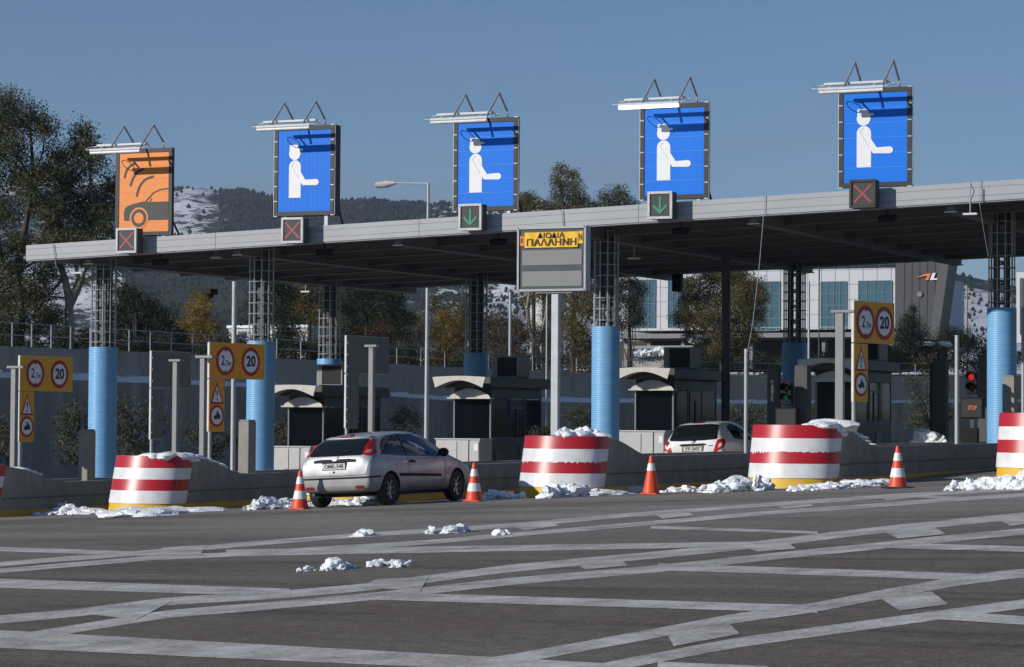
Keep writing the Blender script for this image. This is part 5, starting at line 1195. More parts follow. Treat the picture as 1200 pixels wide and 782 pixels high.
def tree(name, label, cat, base, Y_, trunks, clumps, lmat, bark=None, size=.12, cover=1.1, zbase=None, group='trees beyond the retaining wall', squash=1.15, seed=0, twigs=0, asp=.5):
    rnd = random.Random(seed or hash(label) % 999)
    P = at(base[0], base[1], Y_); zb = bank(base[0], Y_) if zbase is None else zbase
    P.z = min(P.z, zb)
    t = thing(name, P, label, cat, group); k = ppm(P)
    C = []
    for (x, y, r) in clumps:
        R_ = (1.32 if seed in (3, 4) else 1.18)*r/k; dy = rnd.uniform(-1.1, 1.1)*R_*1.1; q = at(x, y, Y_)+Vector((0, dy, 0)); C.append(((q-P)[:], R_, squash))
    m = MB()
    for tr in trunks:
        n = len(tr); pts = [at(x, y, Y_)-P+Vector((0, rnd.uniform(-.2,.2)*(i > 0), 0)) for i, (x, y, *_) in enumerate(tr)]
        m.tube(pts, [p[2]/k for p in tr], 8)
    # limbs reaching into each clump
    if trunks:
        nodes = [at(x, y, Y_)-P for tr in trunks for (x, y, _) in tr]
        for c, R_, s in C:
            c = Vector(c); q = min(nodes, key=lambda p: (p-c).length+(3 if p.z > c.z else 0)); mid = q.lerp(c, .5)+Vector((rnd.uniform(-.3,.3), 0, .12*R_)); m.tube([q, mid, c], [.075, .05, .02], 5)
    if twigs:
        for c, R_, s in C:
            for i in range(twigs):
                a0 = Vector(c)+Vector((rnd.uniform(-.3,.3)*R_, rnd.uniform(-.3,.3)*R_, -R_)); e = Vector((rnd.gauss(0,.5), rnd.gauss(0,.5), rnd.uniform(.8,1.9)))*R_
                m.tube([a0, a0+e*.5+Vector((rnd.gauss(0,.1)*R_,0,0)), a0+e], [.03,.02,.008], 4, cap=False)
                for j in range(3):
                    p = a0+e*rnd.uniform(.3,.9); m.tube([p, p+Vector((rnd.gauss(0,.35), rnd.gauss(0,.35), rnd.uniform(.1,.6)))*R_], [.014,.006], 3, cap=False)
    if m.f: m.build('trunk' if not twigs else 'branches', bark or bark_d, t, smooth=True, ang=80)
    if cover: leafmesh('crown' if 'shrub' not in name else 'foliage', leaves(C, size, cover, asp), lmat, t)
    return t
tree('eucalyptus_tree', 'tall dark eucalyptus at the left edge, its crown the highest in the photo', 'tree', (22,420), 112, [[(22,425,5),(24,370,4.5),(20,320,4),(28,270,3.5),(38,210,2.5),(34,150,1.5)],[(24,350,3),(2,300,2.5),(-10,250,2)],[(20,320,3),(48,280,2),(55,240,1.5)]],
     [(16,122,15),(32,138,17),(8,150,18),(50,150,13),(-10,140,16),(2,178,22),(30,178,18),(58,182,15),(64,206,14),(44,212,17),(12,206,16),(-12,215,20),(36,240,13),(60,242,15),(-2,250,18),(-18,280,24),(20,285,15),(44,300,16),(6,318,22),(34,340,18),(-12,350,25),(18,375,22),(48,370,14),(4,400,20),(60,290,13)], L_euc, bark_d, .13, 1.15, seed=3)
tree('eucalyptus_tree', 'eucalyptus with a pale forked trunk behind the left end of the canopy', 'tree', (79,418), 114, [[(79,428,6),(80,385,5.5),(83,350,5),(75,325,4),(66,300,3),(70,262,2.5),(80,220,2)],[(82,360,4),(97,332,3.5),(104,300,3),(108,250,2.5),(104,190,1.5)],[(83,352,3),(90,325,2.6),(86,300,2.2),(96,268,2)],[(75,325,2.5),(58,345,2),(50,330,1.5)]],
     [(102,156,12),(112,172,12),(94,178,13),(118,192,14),(96,204,15),(78,212,13),(122,216,13),(108,232,17),(84,240,15),(70,262,14),(100,262,16),(126,250,13),(134,272,12),(112,286,14),(86,284,15),(62,296,14),(132,300,14),(146,292,10),(48,322,13),(128,322,14),(40,350,14),(56,372,13),(70,225,10)], L_euc, bark_p, .13, 1.05, seed=4)
tree('pine_tree', 'dark bushy evergreen between the leftmost blue column and the autumn tree', 'tree', (160,418), 122, [[(160,425,3),(162,350,2)]], [(150,345,13),(165,352,14),(142,365,14),(180,360,14),(195,372,13),(155,380,16),(178,388,16),(200,395,13),(140,395,15),(130,375,12)], L_pine, None, .12, 1.1)
tree('autumn_tree', 'yellow green autumn tree left of the slim grey canopy post', 'tree', (232,425), 138, [[(232,428,2.5),(233,380,2)]], [(228,348,9),(240,352,8),(222,362,11),(243,366,11),(232,380,14),(212,384,10),(252,384,10),(236,398,14),(215,404,12),(252,402,11)], L_aut, bark_d, .125, .85)
tree('olive_shrub', 'low greyish scrub along the wall top left of the autumn tree', 'shrub', (185,415), 121, [], [(170,404,10),(185,400,11),(200,406,10),(150,406,9),(215,410,8)], L_olive, None, .12, .7, group='shrubs on the wall top')
tree('pine_tree', 'dark tall evergreen just right of the column with the orange boards', 'tree', (330,420), 146, [[(330,425,3),(331,350,2)]], [(328,335,11),(338,345,12),(322,355,12),(333,368,13),(325,385,13),(340,392,12),(330,405,13)], L_pine, None, .125, 1.15)
tree('broadleaf_tree', 'mixed green and yellow tree left of the sunlit rear lattice column', 'tree', (362,424), 150, [[(362,426,3),(362,360,2)]], [(350,345,11),(365,340,11),(378,350,11),(356,360,12),(372,368,12),(345,372,10)], L_mixed, None, .125, 1.)
tree('bare_shrub', 'bare grey twiggy shrub on the wall left of the rear lattice column', 'shrub', (357,422), 144, [], [(348,402,10),(360,396,12),(372,404,10)], L_brown, twigm, .11, 0, group='shrubs on the wall top', twigs=16)
tree('broadleaf_tree', 'wide dark green tree behind the dark board back above the silver car', 'tree', (430,426), 158, [[(430,428,3),(430,370,2)]], [(410,345,13),(428,340,14),(446,342,14),(462,350,13),(415,362,14),(436,362,15),(456,368,14),(472,372,12),(410,382,12),(468,388,12)], L_pine, None, .13, 1.1)
tree('rust_shrub', 'rust brown bush on the wall above the dark board back', 'shrub', (434,424), 152, [], [(424,392,9),(438,386,10),(450,394,9),(412,396,8),(432,402,10)], L_rust, None, .12, .8, group='shrubs on the wall top')
tree('bare_tree', 'bare grey tree between the board back and the street lamp', 'tree', (482,432), 166, [[(482,435,2),(483,400,1.5)]], [(476,388,16),(490,380,15),(484,408,13)], L_brown, twigm, .11, .10, twigs=14)
tree('autumn_tree', 'orange and green autumn tree right of the street lamp pole', 'tree', (523,435), 168, [[(523,440,1.8),(524,410,1.3)]], [(520,372,8),(530,380,9),(514,390,10),(527,396,11),(538,398,8),(518,408,11),(532,412,9),(512,420,8)], L_aut, bark_d, .125, .8)
tree('bare_tree', 'brown bare thicket behind the shaded rear column left of the message sign', 'tree', (585,440), 186, [[(585,442,2),(586,400,1.5)]], [(575,375,17),(595,380,18),(580,400,17),(600,405,15),(612,385,14),(560,400,14),(600,425,13),(572,425,14),(540,360,14),(552,380,14)], L_brown, twigm, .125, .42, twigs=14)
tree('eucalyptus_tree', 'eucalyptus with bare pale limbs directly behind the message sign', 'tree', (633,440), 190, [[(633,445,3),(630,410,2.8),(620,385,2.4),(617,362,2.),(622,340,1.6),(618,310,1.2)],[(630,408,2),(640,370,1.6),(644,330,1.2)]], [(628,345,11),(612,352,9),(642,352,11),(648,330,12),(620,328,11),(612,240,9),(620,234,9),(630,242,9),(606,236,8),(625,300,14),(635,270,13)], L_mixed, bark_p, .135, .7)
tree('eucalyptus_tree', 'tall olive brown tree rising above the canopy right of the middle blue sign', 'tree', (672,450), 188, [[(672,450,4),(673,400,3.6),(670,330,3),(664,270,2.4),(658,220,1.6)],[(671,340,2.5),(676,280,2),(674,230,1.4)]],
     [(657,199,8),(652,212,8),(661,218,9),(672,206,8),(677,220,9),(668,232,11),(652,230,9),(682,236,9),(660,246,12),(676,250,13),(646,248,9),(690,262,12),(668,280,16),(690,300,15),(664,320,14),(682,335,16),(700,340,12),(672,355,15),(694,365,15),(665,380,13),(686,390,17),(670,405,14),(696,405,12),(682,420,15),(664,425,11),(695,428,11)], L_mixed, bark_d, .135, .95)
tree('eucalyptus_tree', 'round topped olive tree over the canopy just left of the lit blue sign', 'tree', (722,450), 200, [[(722,450,3),(722,330,2.5),(722,240,1.5)]], [(722,225,9),(714,232,9),(732,232,9),(724,240,11),(708,241,7),(740,240,8),(722,260,16),(735,290,18),(715,300,16)], L_euc, bark_d, .135, .8)
tree('broadleaf_tree', 'low brownish treetop over the canopy right of the middle blue sign', 'tree', (625,450), 205, [[(625,450,3),(625,300,2),(622,245,1.2)]], [(612,236,7),(622,232,6),(634,240,8),(610,246,9),(645,244,6),(692,242,6),(625,262,16),(700,240,5)], L_brown, bark_d, .135, .75)
tree('pine_tree', 'dark pine right of the blue column with the glass building behind it', 'tree', (738,425), 215, [[(738,430,2.5),(738,330,1.5)]], [(736,330,9),(744,340,10),(732,350,11),(746,356,10),(738,368,12),(730,382,10),(748,376,8),(728,335,9)], L_pine, None, .135, 1.1)
tree('olive_tree', 'big drooping olive brown tree in front of the glass building', 'tree', (847,440), 196, [[(846,446,4),(846,420,3.6),(848,395,3),(840,360,2.4)],[(848,410,2.6),(862,380,2.2),(872,345,1.6)],[(846,412,2.4),(826,385,2),(812,350,1.4)]],
     [(830,325,13),(848,322,14),(866,326,13),(816,336,12),(884,338,12),(805,352,12),(826,350,15),(850,348,16),(874,352,15),(893,350,10),(798,372,9),(815,374,13),(838,374,16),(862,376,16),(884,370,12),(812,392,8),(832,396,13),(856,400,14),(876,394,12),(868,412,9),(842,414,10),(822,408,7)], L_mixed, bark_p, .14, 1.5)
tree('conifer_tree', 'dark conifer in front of the grey angled wing of the building', 'tree', (1070,415), 219, [[(1070,420,2),(1070,365,1)]], [(1070,362,5),(1068,374,8),(1074,382,9),(1062,390,10),(1078,396,10),(1068,402,12),(1056,402,8)], L_pine, None, .135, 1.2)
hedge = [(1040,408),(1056,412),(1072,408),(1088,414),(1104,404),(1120,410),(1136,402),(1150,412),(1166,418),(1048,424),(1066,426),(1084,428),(1102,426),(1122,426),(1142,428),(1158,430),(1026,420),(1008,424),(1185,420),(1110,392),(1125,396)]
tree('hedge', 'dark evergreen hedge on the bank right of the faded mustard boards', 'hedge', (1095,436), 224, [], [(x, y, 11) for x, y in hedge], L_pine, None, .135, 1.1, group='shrubs on the wall top')
tree('hedge', 'dark low hedge under the glass building left of the shaded rear column', 'hedge', (905,440), 212, [], [(x, y, 10) for x, y in [(876,428),(892,424),(908,428),(924,426),(940,424),(958,420),(972,424),(800,430),(816,426),(780,434)]], L_pine, None, .135, .9, group='shrubs on the wall top')
# undergrowth on the bank, a mass nobody could count
rq = random.Random(31)
for lm, n_, x0, x1 in ((L_pine, 62, -20, 620), (L_brown, 46, 90, 640), (L_olive, 30, -20, 640)):
    Cl = []
    for i in range(n_):
        px = rq.uniform(x0, x1); u_ = float(np.interp(px, [w[0] for w in WL], [w[3] for w in WL])); Yw = float(np.interp(px, [w[0] for w in WL], [w[1] for w in WL]))
        rp = rq.uniform(7, 13); q = at(px, u_-rq.uniform(-2, 20), Yw+rq.uniform(4, 16)); Cl.append((q[:], rp/ppm(q), 1.3))
    ug = leafmesh('undergrowth', leaves(Cl, .13, .8), lm, None); ug['kind'] = 'stuff'
for lm, n_, x0, x1, ya, yb in ((L_pine, 40, 290, 480, 340, 405), (L_mixed, 30, 310, 560, 352, 410), (L_brown, 36, 530, 650, 368, 425)):
    Cl = []
    for i in range(n_):
        px = rq.uniform(x0, x1); q = at(px, rq.uniform(ya, yb), rq.uniform(200, 225)); Cl.append((q[:], rq.uniform(9, 15)/ppm(q), 1.2))
    ug = leafmesh('far_wood', leaves(Cl, .15, .8), lm, None); ug['kind'] = 'stuff'
# shrubs on the ground in front of the walls
sh = [((88,545), 88, [(80,492,12),(94,486,13),(104,500,11),(76,512,13),(98,520,14),(84,532,13)], L_olive, 'olive shrub in front of the wall left of the leftmost blue column'),
      ((155,545), 92, [(150,478,13),(166,484,13),(176,500,11),(142,500,12),(158,506,15),(170,522,13),(148,526,13)], L_olive, 'olive shrub in front of the wall right of the leftmost blue column'),
      ((12,545), 84, [(4,500,14),(16,508,13),(8,526,15)], L_olive, 'olive shrub at the left edge behind the mustard boards'),
      ((245,545), 100, [(232,510,13),(250,504,12),(262,516,13),(240,528,13)], L_olive, 'olive shrub behind the bright orange boards'),
      ((335,545), 110, [(326,500,10),(338,494,10),(346,508,11),(330,520,12),(318,512,9)], L_olive, 'thin shrub in front of the shaded left booth'),
      ((470,540), 128, [(462,492,9),(474,486,10),(484,494,9),(466,508,11),(480,510,11)], L_olive, 'olive shrub right of the T headed post above the silver car'),
      ((608,540), 150, [(668,488,9),(680,484,9),(688,494,9),(674,502,9)], L_olive, 'olive shrub between the message sign post and the blue column'),
      ((888,545), 150, [(860,486,9),(874,482,10),(890,484,9),(868,498,10),(885,500,10)], L_olive, 'olive shrub beyond the white hatchback'),
      ((960,545), 150, [(952,484,8),(962,480,9),(972,488,8),(958,496,9)], L_olive, 'olive shrub left of the booth with the faded mustard boards'),
      ((1085,545), 130, [(1074,450,9),(1090,440,9),(1100,456,9),(1076,470,11),(1094,476,12),(1080,492,12),(1098,498,12),(1110,482,9)], L_olive, 'tall olive shrub right of the booth with the faded mustard boards'),
      ((1112,545), 140, [(1076,424,8),(1090,420,7),(1104,428,8)], L_brown, 'brown scrub left of the pole with the STOP display')]
for b_, Y_, c_, lm, lb in sh:
    bx = sum(c[0] for c in c_)/len(c_)
    tree('olive_shrub', lb, 'shrub', (bx, b_[1]), Y_, [[(bx,545,2),(bx+1,505,1.5)]], c_, lm, bark_d, .13, .62, zbase=gz(at(bx,500,Y_).x, Y_), group='shrubs in front of the walls')

# ------------------------------------------------------------------ poles further back
P = at(502, 216, 96); zg = gz(P.x, 96)
t = thing('street_lamp', (P.x, 96, zg), 'tall grey street lamp behind the canopy, its arm reaching left', 'street lamp'); h = P.z-zg
m = MB(); m.tube([(0,0,0),(0,0,h)], [.11,.055], 12); m.build('pole', galv, t, smooth=True)
e = at(462, 214.5, 97.)-Vector((P.x,96,zg)); m = MB(); m.tube([(0,0,h),(0,0,h+.03),tuple(e)], [.05,.04,.035], 8); m.build('arm', galv, t, smooth=True)
e2 = at(440, 217, 97.4)-Vector((P.x,96,zg)); d = (e2-e).normalized()
m = MB(); m.tube([e-d*.1, e+d*.1, e+d*.45, e2-d*.1, e2], [.06,.10,.17,.14,.03], 12); m.build('lamp_head', M('lamp_head_grey',(.34,.34,.33),.5), t, smooth=True)
pole('lamp_post', 598, 150., .09, 342, 'pale post under the message sign, left of its own post', galv, group='pale posts behind the booths', zb=-2)
pole('lamp_post', 641, 160., .06, 348, 'thin pale post close behind the message sign post', galv, group='pale posts behind the booths', zb=-2)
pole('lamp_post', 948, 150., .07, 330, 'thin pale post right of the shaded rear column', galv, group='pale posts behind the booths', zb=-2)
pole('lamp_post', 960, 170., .05, 310, 'very thin pole in front of the left blue window of the glass building', steel_dark, group='pale posts behind the booths', zb=-2)
P = at(1133, 334, 330); t = thing('utility_pole', (P.x, 330, 3), 'pale concrete utility pole in front of the snowy hill at the right', 'utility pole'); h = P.z-3
m = MB(); m.tube([(0,0,0),(0,0,h)], [.22,.12], 10); m.build('pole', M('pole_concrete',(.36,.33,.28),.8), t, smooth=True)
for z_, w_ in ((.94,.9),(.86,1.1),(.78,.7)): m = MB(); m.box(-w_, w_, -.08, .08, h*z_-.08, h*z_+.08); m.build('crossarm', M('pole_concrete',(.36,.33,.28),.8), t)

# ------------------------------------------------------------------ buildings
panelw = M('facade_panel', (.56,.575,.61), .5, var=.05, scale=.4); glassb = M('curtain_glass', (.055,.13,.18), .12, var=.25, scale=.15, spec=.7); darkclad = M('dark_cladding', (.05,.052,.058), .5, var=.12, scale=.3)
BY = 250.
def bx(x0, x1, y0, y1, Ya, Yb, name, mat, par, o):
    a = at(x0, y1, Ya)-o; b = at(x1, y0, Ya)-o; m = MB(); m.box(a.x, b.x, a.y, a.y+(Yb-Ya), a.z, b.z); return m.build(name, mat, par)
o = at(735, 400, BY); o.z = 4.
bld = thing('office_building', o, 'modern office building with white panels and blue glass, under the canopy at the right', 'building')
bx(728, 1049, 314, 388, BY, BY+28, 'facade', panelw, bld, o)
m = MB(); a = at(728, 388, BY)-o; b = at(1049, 314, BY)-o
x = a.x
while x < b.x: m.box(x-.03, x+.03, -.02, -.001, a.z, b.z); x += 1.45
z = a.z
while z < b.z: m.box(a.x, b.x, -.02, -.001, z-.03, z+.03); z += 1.5
m.build('panel_joints', M('joint_grey',(.30,.31,.32),.6), bld)
for (x0, x1, y0, y1) in [(739,768,328,384),(783,806,326,384),(870,914,330,388),(962,992,330,386),(1006,1045,329,386)]:
    w = bx(x0, x1, y0, y1, BY-.06, BY-.03, 'window', glassb, bld, o); A = at(x0, y1, BY-.06)-o; B = at(x1, y0, BY-.06)-o; m = MB(); k = 4
    for i in range(k+1): xx = A.x+(B.x-A.x)*i/k; m.box(xx-.04, xx+.04, A.y-.06, A.y-.001, A.z, B.z)
    for i in range(5): zz = A.z+(B.z-A.z)*i/4; m.box(A.x+.0, B.x, A.y-.05, A.y-.0015, zz-.035, zz+.035)
    m.build('mullions', M('mullion',(.12,.17,.2),.5), w)
bx(720, 1053, 389, 397, BY-2.5, BY+28, 'balcony_slab', M('slab_grey',(.22,.22,.22),.7), bld, o)
m = MB(); A = at(720, 389, BY-2.4)-o; B = at(1050, 383, BY-2.4)-o
for i in range(30): xx = A.x+(B.x-A.x)*i/29; m.box(xx-.02, xx+.02, A.y, A.y+.05, A.z, B.z)
m.box(A.x, B.x, A.y-.01, A.y+.04, B.z, B.z+.05); m.build('balcony_rail', galv, bld)
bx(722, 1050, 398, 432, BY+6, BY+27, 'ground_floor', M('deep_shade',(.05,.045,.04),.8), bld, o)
for x_ in (733, 760, 800, 880, 965, 1020): bx(x_-2, x_+2, 398, 432, BY-1.5, BY-.6, 'column', M('slab_grey',(.22,.22,.22),.7), bld, o)
m = MB(); A = at(728, 314, BY)-o; B = at(1049, 314, BY)-o; rnd = random.Random(4); xx = A.x
while xx < B.x: w_ = rnd.uniform(.5,1.6); m.box(xx, xx+w_*.9, .1, 3, A.z+.0, A.z+rnd.uniform(.1,.35)); xx += w_
so = m.build('roof_snow', snow, None); so.location = o; tag(so, 'patchy white snow along the roof edge of the office building', 'snow strip')
wing = thing('office_wing', at(1053, 395, BY-4), 'dark grey angled wing of the office building with an orange and white emblem', 'building'); ow = Vector(wing.location)
A = [at(x, y, BY-4)-ow for x, y in ((1050,398),(1099,398),(1113,300),(1050,300))]; m = MB(); m.prism(A, (0,3.5,0)); m.build('wall', darkclad, wing)
A = [at(x, y, BY-4.05)-ow for x, y in ((1090,398),(1100.5,398),(1114,300),(1103,300))]; m = MB(); m.prism(A, (0,-.4,0)); m.build('corner_fin', M('fin_grey',(.075,.078,.082),.5), wing)
m = MB()
for i in range(1, 6): a_ = at(1050+i*9, 398, BY-4.02)-ow; b_ = at(1050+i*9+1, 300, BY-4.02)-ow; m.tube([a_, b_], .03, 4)
m.build('cladding_joint', M('joint_dark',(.06,.062,.066),.6), wing)
def em(pts, mat, nm): m = MB(); m.prism([at(x, y, BY-4.06)-ow for x, y in pts], (0,-.12,0)); m.build(nm, mat, wing)
em([(1074,326),(1084,321.5),(1089,320.5),(1091,321.5),(1088,328.5),(1084.5,328.5),(1087,323.2),(1083,324)], M('emblem_orange',(.75,.22,.06),.4,emit=(.9,.25,.08),estr=.0), 'emblem_orange')
em([(1093,320.5),(1097,320),(1094.2,326.6),(1099,326),(1098.3,328),(1090,328.6)], signwhite, 'emblem_white')
em([(1078+3*math.cos(a), 345+3*math.sin(a)) for a in np.linspace(0,2*math.pi,16,endpoint=False)], M('disc_grey',(.2,.2,.21),.5), 'round_vent')
# terraces with snow in front of the building
o2 = at(770, 425, 222); o2.z = 4.5
ter = thing('terrace_house', o2, 'low white terrace with snow between the blue column and the olive tree', 'house')
bx(742, 790, 418, 436, 222, 228, 'wall', M('terrace_wall',(.35,.34,.33),.8), ter, o2); bx(730, 812, 405, 409, 225, 234, 'roof', M('terrace_roof',(.3,.3,.3),.8), ter, o2)
m = MB(); rnd = random.Random(9)
for i in range(26):
    p = at(746+i*1.75, 415-.14*i+rnd.uniform(-2,2), 221.5)-o2; lump(m, p, rnd.uniform(.25,.5), rnd, .7)
ob = m.build('snow_heap', snow, smooth=True); ob.location = o2; tag(ob, 'ragged white snow on the low terrace above the white hatchback', 'snow heap')
m = MB(); o3 = at(816, 410, 222)
for i in range(16): p = at(812+rnd.uniform(0,26), 404+rnd.uniform(-8,10), 222)-o3; lump(m, p, rnd.uniform(.3,.6), rnd, .5)
ob = m.build('snow_heap', snow, smooth=True); ob.location = o3; tag(ob, 'white snow patch at the left foot of the drooping olive tree', 'snow heap')
m = MB(); o3 = at(1090, 404, 221)
for i in range(30): p = at(1045+rnd.uniform(0,66), 403+rnd.uniform(-1,1.2), 221)-o3; lump(m, p, rnd.uniform(.15,.4), rnd, .5)
ob = m.build('snow_heap', snow, smooth=True); ob.location = o3; tag(ob, 'thin line of snow lying on the dark hedge', 'snow heap')
m = MB(); o3 = Vector((at(1090, 510, 66).x, 66, 0)); o3.z = gz(o3.x, 66)+.3
for i in range(14): p = at(1072+rnd.uniform(0,38), 516+rnd.uniform(-6,4), 66)-o3; lump(m, p, rnd.uniform(.08,.2), rnd, .9)
ob = m.build('snow_heap', snow, smooth=True); ob.location = o3; tag(ob, 'snow chunks beyond the wall left of the pole with the STOP display', 'snow heap')
o4 = at(1196, 400, 240); o4.z = 4; hb = thing('white_house', o4, 'white slatted building at the right edge behind the rightmost column', 'building')
bx(1191, 1260, 318, 402, 240, 256, 'wall', M('house_white',(.62,.62,.62),.7), hb, o4)
for i in range(4): bx(1195+i*9, 1199+i*9, 326, 392, 239.9, 239.97, 'window', M('house_window',(.10,.11,.12),.3), hb, o4)
for (x0, x1, y0, y1, lb) in [(622,636,236,247,'small white house with dark windows far behind, over the canopy between the trees'),(268,360,384,410,'white flat roofed house far behind, right of the autumn tree')]:
    Yh = 330 if x0 > 400 else 200; oo = at(x0, y1, Yh); hh = thing('white_house', oo, lb, 'house')
    zb0 = oo.z; a = Vector((0,0,0)); b = at(x1, y0, Yh)-oo; m = MB(); m.box(0, b.x, 0, 8, -(oo.z-3.5), b.z); m.build('wall', M('house_white',(.62,.62,.62),.7), hh)
    for i in range(4):
        for j in range(2):
            m = MB(); xx = b.x*(.12+.22*i); zz = b.z*(.18+.42*j); m.box(xx, xx+b.x*.11, -.05, -.005, zz, zz+b.z*.25); m.build('window', M('house_window',(.10,.11,.12),.3), hh)
    m = MB(); m.box(-.15, b.x+.15, -.15, 8.15, b.z, b.z+.25); m.build('roof', snow, hh)

# ------------------------------------------------------------------ hills
sk = [(-700,250),(-300,235),(0,222),(120,214),(200,222),(225,224),(250,228),(290,229),(330,240),(360,243),(400,240),(430,237),(480,240),(520,238),(545,236),(600,240),(680,252),(780,275),(900,292),(1000,302),(1080,305),(1112,312),(1135,318),(1160,322),(1200,330),(1400,345),(1900,380)]
sx_, sy_ = zip(*sk)
def hillmat():
    m = bpy.data.materials.new('hill_forest_snow'); m.use_nodes = True; nt = m.node_tree; N = nt.nodes; L = nt.links; b = N['Principled BSDF']; b.inputs['Roughness'].default_value = .9; b.inputs['Specular IOR Level'].default_value = .1
    tc = N.new('ShaderNodeTexCoord')
    def noise(sc, det=5, ro=.6):
        n = N.new('ShaderNodeTexNoise'); n.inputs['Scale'].default_value = sc; n.inputs['Detail'].default_value = det; n.inputs['Roughness'].default_value = ro; L.new(tc.outputs['Object'], n.inputs['Vector']); return n.outputs['Fac']
    at_ = N.new('ShaderNodeAttribute'); at_.attribute_name = 'snowiness'
    def math_(op, a, b_):
        n = N.new('ShaderNodeMath'); n.operation = op
        for i, v in enumerate((a, b_)):
            if isinstance(v, float): n.inputs[i].default_value = v
            else: L.new(v, n.inputs[i])
        return n.outputs[0]
    big = noise(.0035, 5); fine = noise(.075, 3, .7)
    s = math_('ADD', math_('MULTIPLY', big, 1.3), at_.outputs['Fac']); s = math_('ADD', s, math_('MULTIPLY', fine, .9))
    r = N.new('ShaderNodeMapRange'); r.inputs['From Min'].default_value = 1.14; r.inputs['From Max'].default_value = 1.24; L.new(s, r.inputs['Value'])
    f = N.new('ShaderNodeValToRGB'); f.color_ramp.elements[0].color = (.014,.020,.014,1); f.color_ramp.elements[1].color = (.05,.055,.035,1); L.new(noise(.05, 4), f.inputs['Fac'])
    x = N.new('ShaderNodeMix'); x.data_type = 'RGBA'; L.new(r.outputs['Result'], x.inputs['Factor']); L.new(f.outputs['Color'], x.inputs['A']); x.inputs['B'].default_value = (.72,.74,.78,1)
    L.new(x.outputs['Result'], b.inputs['Base Color']); return m
nx_, nr_ = 420, 70
def hz_az(px): return math.atan((px-600)/f_)
V = np.zeros((nr_, nx_, 3)); S = np.zeros((nr_, nx_))
for i in range(nx_):
    px = -700+2600*i/(nx_-1); az = hz_az(px); ysk = np.interp(px, sx_, sy_)
    rr = np.interp(px, [-700,200,560,900,1100,1900], [2600,2700,2300,1900,1700,1700])
    d = np.array([np.sin(az-th_), np.cos(az-th_)]); tanE = (391+f_*math.tan(pit_)-math.tan(-rol_)*(px-600)*1.0-ysk)/f_*math.cos(az)
    for j in range(nr_):
        t = j/(nr_-1); r = 850+(rr*1.25-850)*t; u = min(1.3, (r-850)/(rr-850))
        zmax = rr*tanE+h_
        prof = (u if u < 1 else 1-(u-1)*.8)
        prof = prof**1.35 if u < 1 else prof
        p = d*r; nz = mnoise.fractal(Vector((p[0]*.0028, p[1]*.0028, 0)), 1., 2., 5)*.13*math.sin(min(1, u)*math.pi) + mnoise.noise(Vector((p[0]*.03, p[1]*.03, 3)))*.010*min(1,u*3)+ mnoise.noise(Vector((p[0]*.11, p[1]*.11, 7)))*.010*min(1,u*3)
        z = 3+(zmax-3)*max(0, prof+nz*1.)
        V[j, i] = (p[0], p[1], z)
        sn = np.interp(px, [-700,100,195,240,300,340,480,560,600,700,1000,1100,1200,1900], [.02,.02,.20,.08,-.20,-.16,-.10,-.02,.20,.20,.20,.34,.36,.36])
        if px > 900: sn += .25-.75*max(0, min(1, (u-.84)/.10))
        if px > 500 and px < 900: sn += .08
        if 150 < px < 420: sn -= .55*max(0, min(1, (.74-u)/.16))
        S[j, i] = sn
me = bpy.data.meshes.new('hill'); idx = np.arange(nr_*nx_).reshape(nr_, nx_)
fc = np.stack([idx[:-1,:-1], idx[:-1,1:], idx[1:,1:], idx[1:,:-1]], -1).reshape(-1, 4)
me.from_pydata(V.reshape(-1, 3).tolist(), [], fc.tolist()); at_ = me.attributes.new('snowiness', 'FLOAT', 'POINT'); at_.data.foreach_set('value', S.astype(np.float32).ravel())

me.materials.append(hillmat()); me.polygons.foreach_set('use_smooth', [True]*len(me.polygons)); hill = bpy.data.objects.new('hill', me); COL.objects.link(hill); struct(hill)

# forest on the hill: thousands of small trees, one object
RN = np.random.default_rng(11); Vt, Ft = [], []
zz = V[..., 2]
cand = 0
while len(Vt) < 30000*7 and cand < 400000:
    cand += 1
    i = RN.integers(100, nx_-112); j = int(nr_*RN.random()**.75); j = min(j, nr_-12)
    px = -700+2600*i/(nx_-1); u = j/(nr_-1)*1.25
    if px < 130 or 1230 < px: continue
    dens = 1. if S[j, i] < 0 else .55
    if 140 < px < 250 and u > .66: dens = .05
    if px > 1060: dens = .10 if u < .88 else .9
    if RN.random() > dens: continue
    a, b = RN.random(2); p = V[j, i]*(1-a)*(1-b)+V[j, i+1]*a*(1-b)+V[j+1, i]*(1-a)*b+V[j+1, i+1]*a*b
    h = RN.uniform(2.2, 5.5)*(float(np.hypot(p[0], p[1]))/2300)**1.1; w_ = h*RN.uniform(.32, .6); o_ = len(Vt); ph = RN.random()*3
    Vt.append((p[0], p[1], p[2]+h)); 
    for q in range(5): r_ = w_*RN.uniform(.7, 1.2); Vt.append((p[0]+r_*math.cos(ph+q*1.2566), p[1]+r_*math.sin(ph+q*1.2566), p[2]+h*RN.uniform(.25, .55)))
    Vt.append((p[0], p[1], p[2]-.5))
    for q in range(5): Ft.append((o_, o_+1+q, o_+1+(q+1) % 5)); Ft.append((o_+6, o_+1+(q+1) % 5, o_+1+q))
mt = bpy.data.meshes.new('hill_forest'); mt.from_pydata(Vt, [], Ft); mt.materials.append(leafmat('hill_tree', [(.008,.012,.008),(.018,.024,.014),(.035,.040,.024)]))
hf = bpy.data.objects.new('hill_forest', mt); COL.objects.link(hf); hf['kind'] = 'stuff'

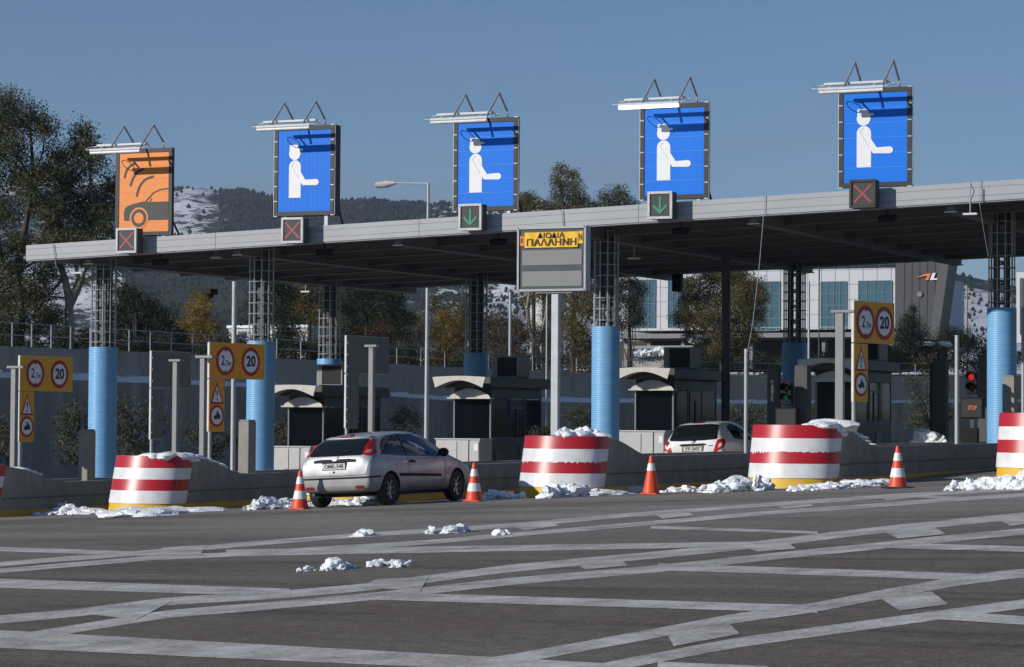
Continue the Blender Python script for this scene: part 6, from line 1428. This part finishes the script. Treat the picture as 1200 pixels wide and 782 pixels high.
# ------------------------------------------------------------------ air
HAZE = 1.1e-4
if HAZE:
    m = MB(); m.box(-2600, 1500, -150, 4200, -30, 420); hzm = bpy.data.materials.new('haze_air'); hzm.use_nodes = True; nt = hzm.node_tree; nt.nodes.remove(nt.nodes['Principled BSDF'])
    pv = nt.nodes.new('ShaderNodeVolumePrincipled'); pv.inputs['Color'].default_value = (.66,.80,1.,1); pv.inputs['Density'].default_value = HAZE; pv.inputs['Anisotropy'].default_value = .2
    nt.links.new(pv.outputs[0], nt.nodes['Material Output'].inputs['Volume'])
    hb_ = m.build('haze', hzm); hb_['kind'] = 'stuff'

# ------------------------------------------------------------------ light, sky, camera
EL, AZ = 21.5, 40.
w = bpy.data.worlds.new('World'); SC.world = w; w.use_nodes = True; nt = w.node_tree; bg = nt.nodes['Background']
sky = nt.nodes.new('ShaderNodeTexSky'); sky.sky_type = 'NISHITA'; sky.sun_disc = False; sky.sun_elevation = rad(EL); sky.sun_rotation = rad(180+AZ); sky.air_density = 1.; sky.dust_density = 0.; sky.ozone_density = 4.5; sky.altitude = 2000

tcw = nt.nodes.new('ShaderNodeTexCoord'); mpw = nt.nodes.new('ShaderNodeMapping'); mpw.inputs['Scale'].default_value = (5, 5, 26); nt.links.new(tcw.outputs['Generated'], mpw.inputs['Vector'])
nzw = nt.nodes.new('ShaderNodeTexNoise'); nzw.inputs['Scale'].default_value = 1.; nzw.inputs['Detail'].default_value = 5; nt.links.new(mpw.outputs[0], nzw.inputs['Vector'])
spw = nt.nodes.new('ShaderNodeSeparateXYZ'); nt.links.new(tcw.outputs['Generated'], spw.inputs[0])
b1 = nt.nodes.new('ShaderNodeMapRange'); b1.interpolation_type = 'SMOOTHSTEP'; b1.inputs['From Min'].default_value = .145; b1.inputs['From Max'].default_value = .08; nt.links.new(spw.outputs['Z'], b1.inputs['Value'])
b2_ = nt.nodes.new('ShaderNodeMapRange'); b2_.interpolation_type = 'SMOOTHSTEP'; b2_.inputs['From Min'].default_value = .42; b2_.inputs['From Max'].default_value = .62; b2_.inputs['To Max'].default_value = .8; nt.links.new(nzw.outputs['Fac'], b2_.inputs['Value'])
mlw = nt.nodes.new('ShaderNodeMath'); mlw.operation = 'MULTIPLY'; nt.links.new(b1.outputs[0], mlw.inputs[0]); nt.links.new(b2_.outputs[0], mlw.inputs[1])
mxw = nt.nodes.new('ShaderNodeMix'); mxw.data_type = 'RGBA'; nt.links.new(mlw.outputs[0], mxw.inputs['Factor']); nt.links.new(sky.outputs['Color'], mxw.inputs['A']); mxw.inputs['B'].default_value = (2.75, 2.95, 4.5, 1)
nt.links.new(mxw.outputs['Result'], bg.inputs['Color']); bg.inputs['Strength'].default_value = .08
sd = bpy.data.lights.new('sun', 'SUN'); sd.energy = 3.95; sd.angle = rad(.53); sd.color = (1., .945, .87); so = bpy.data.objects.new('sun', sd); COL.objects.link(so)
dv = Vector((math.sin(rad(AZ))*math.cos(rad(EL)), math.cos(rad(AZ))*math.cos(rad(EL)), -math.sin(rad(EL)))); so.rotation_euler = dv.to_track_quat('-Z', 'Y').to_euler(); so.location = (-20, -30, 40)
cd = bpy.data.cameras.new('camera'); cd.sensor_width = 36; cd.lens = f_/1200*36; cd.clip_end = 20000; cd.clip_start = .1
cam = bpy.data.objects.new('camera', cd); COL.objects.link(cam)
cam.matrix_world = Matrix.Translation(CAM) @ Matrix((Vector(RT), Vector(UP), Vector(-FW))).transposed().to_4x4()
SC.camera = cam
vs = SC.view_settings; vs.view_transform = 'Standard'; vs.look = 'None'; vs.exposure = 0.; vs.gamma = 1.; vs.use_curve_mapping = False
SC.cycles.use_denoising = True; SC.cycles.max_bounces = 6; SC.cycles.volume_bounces = 0
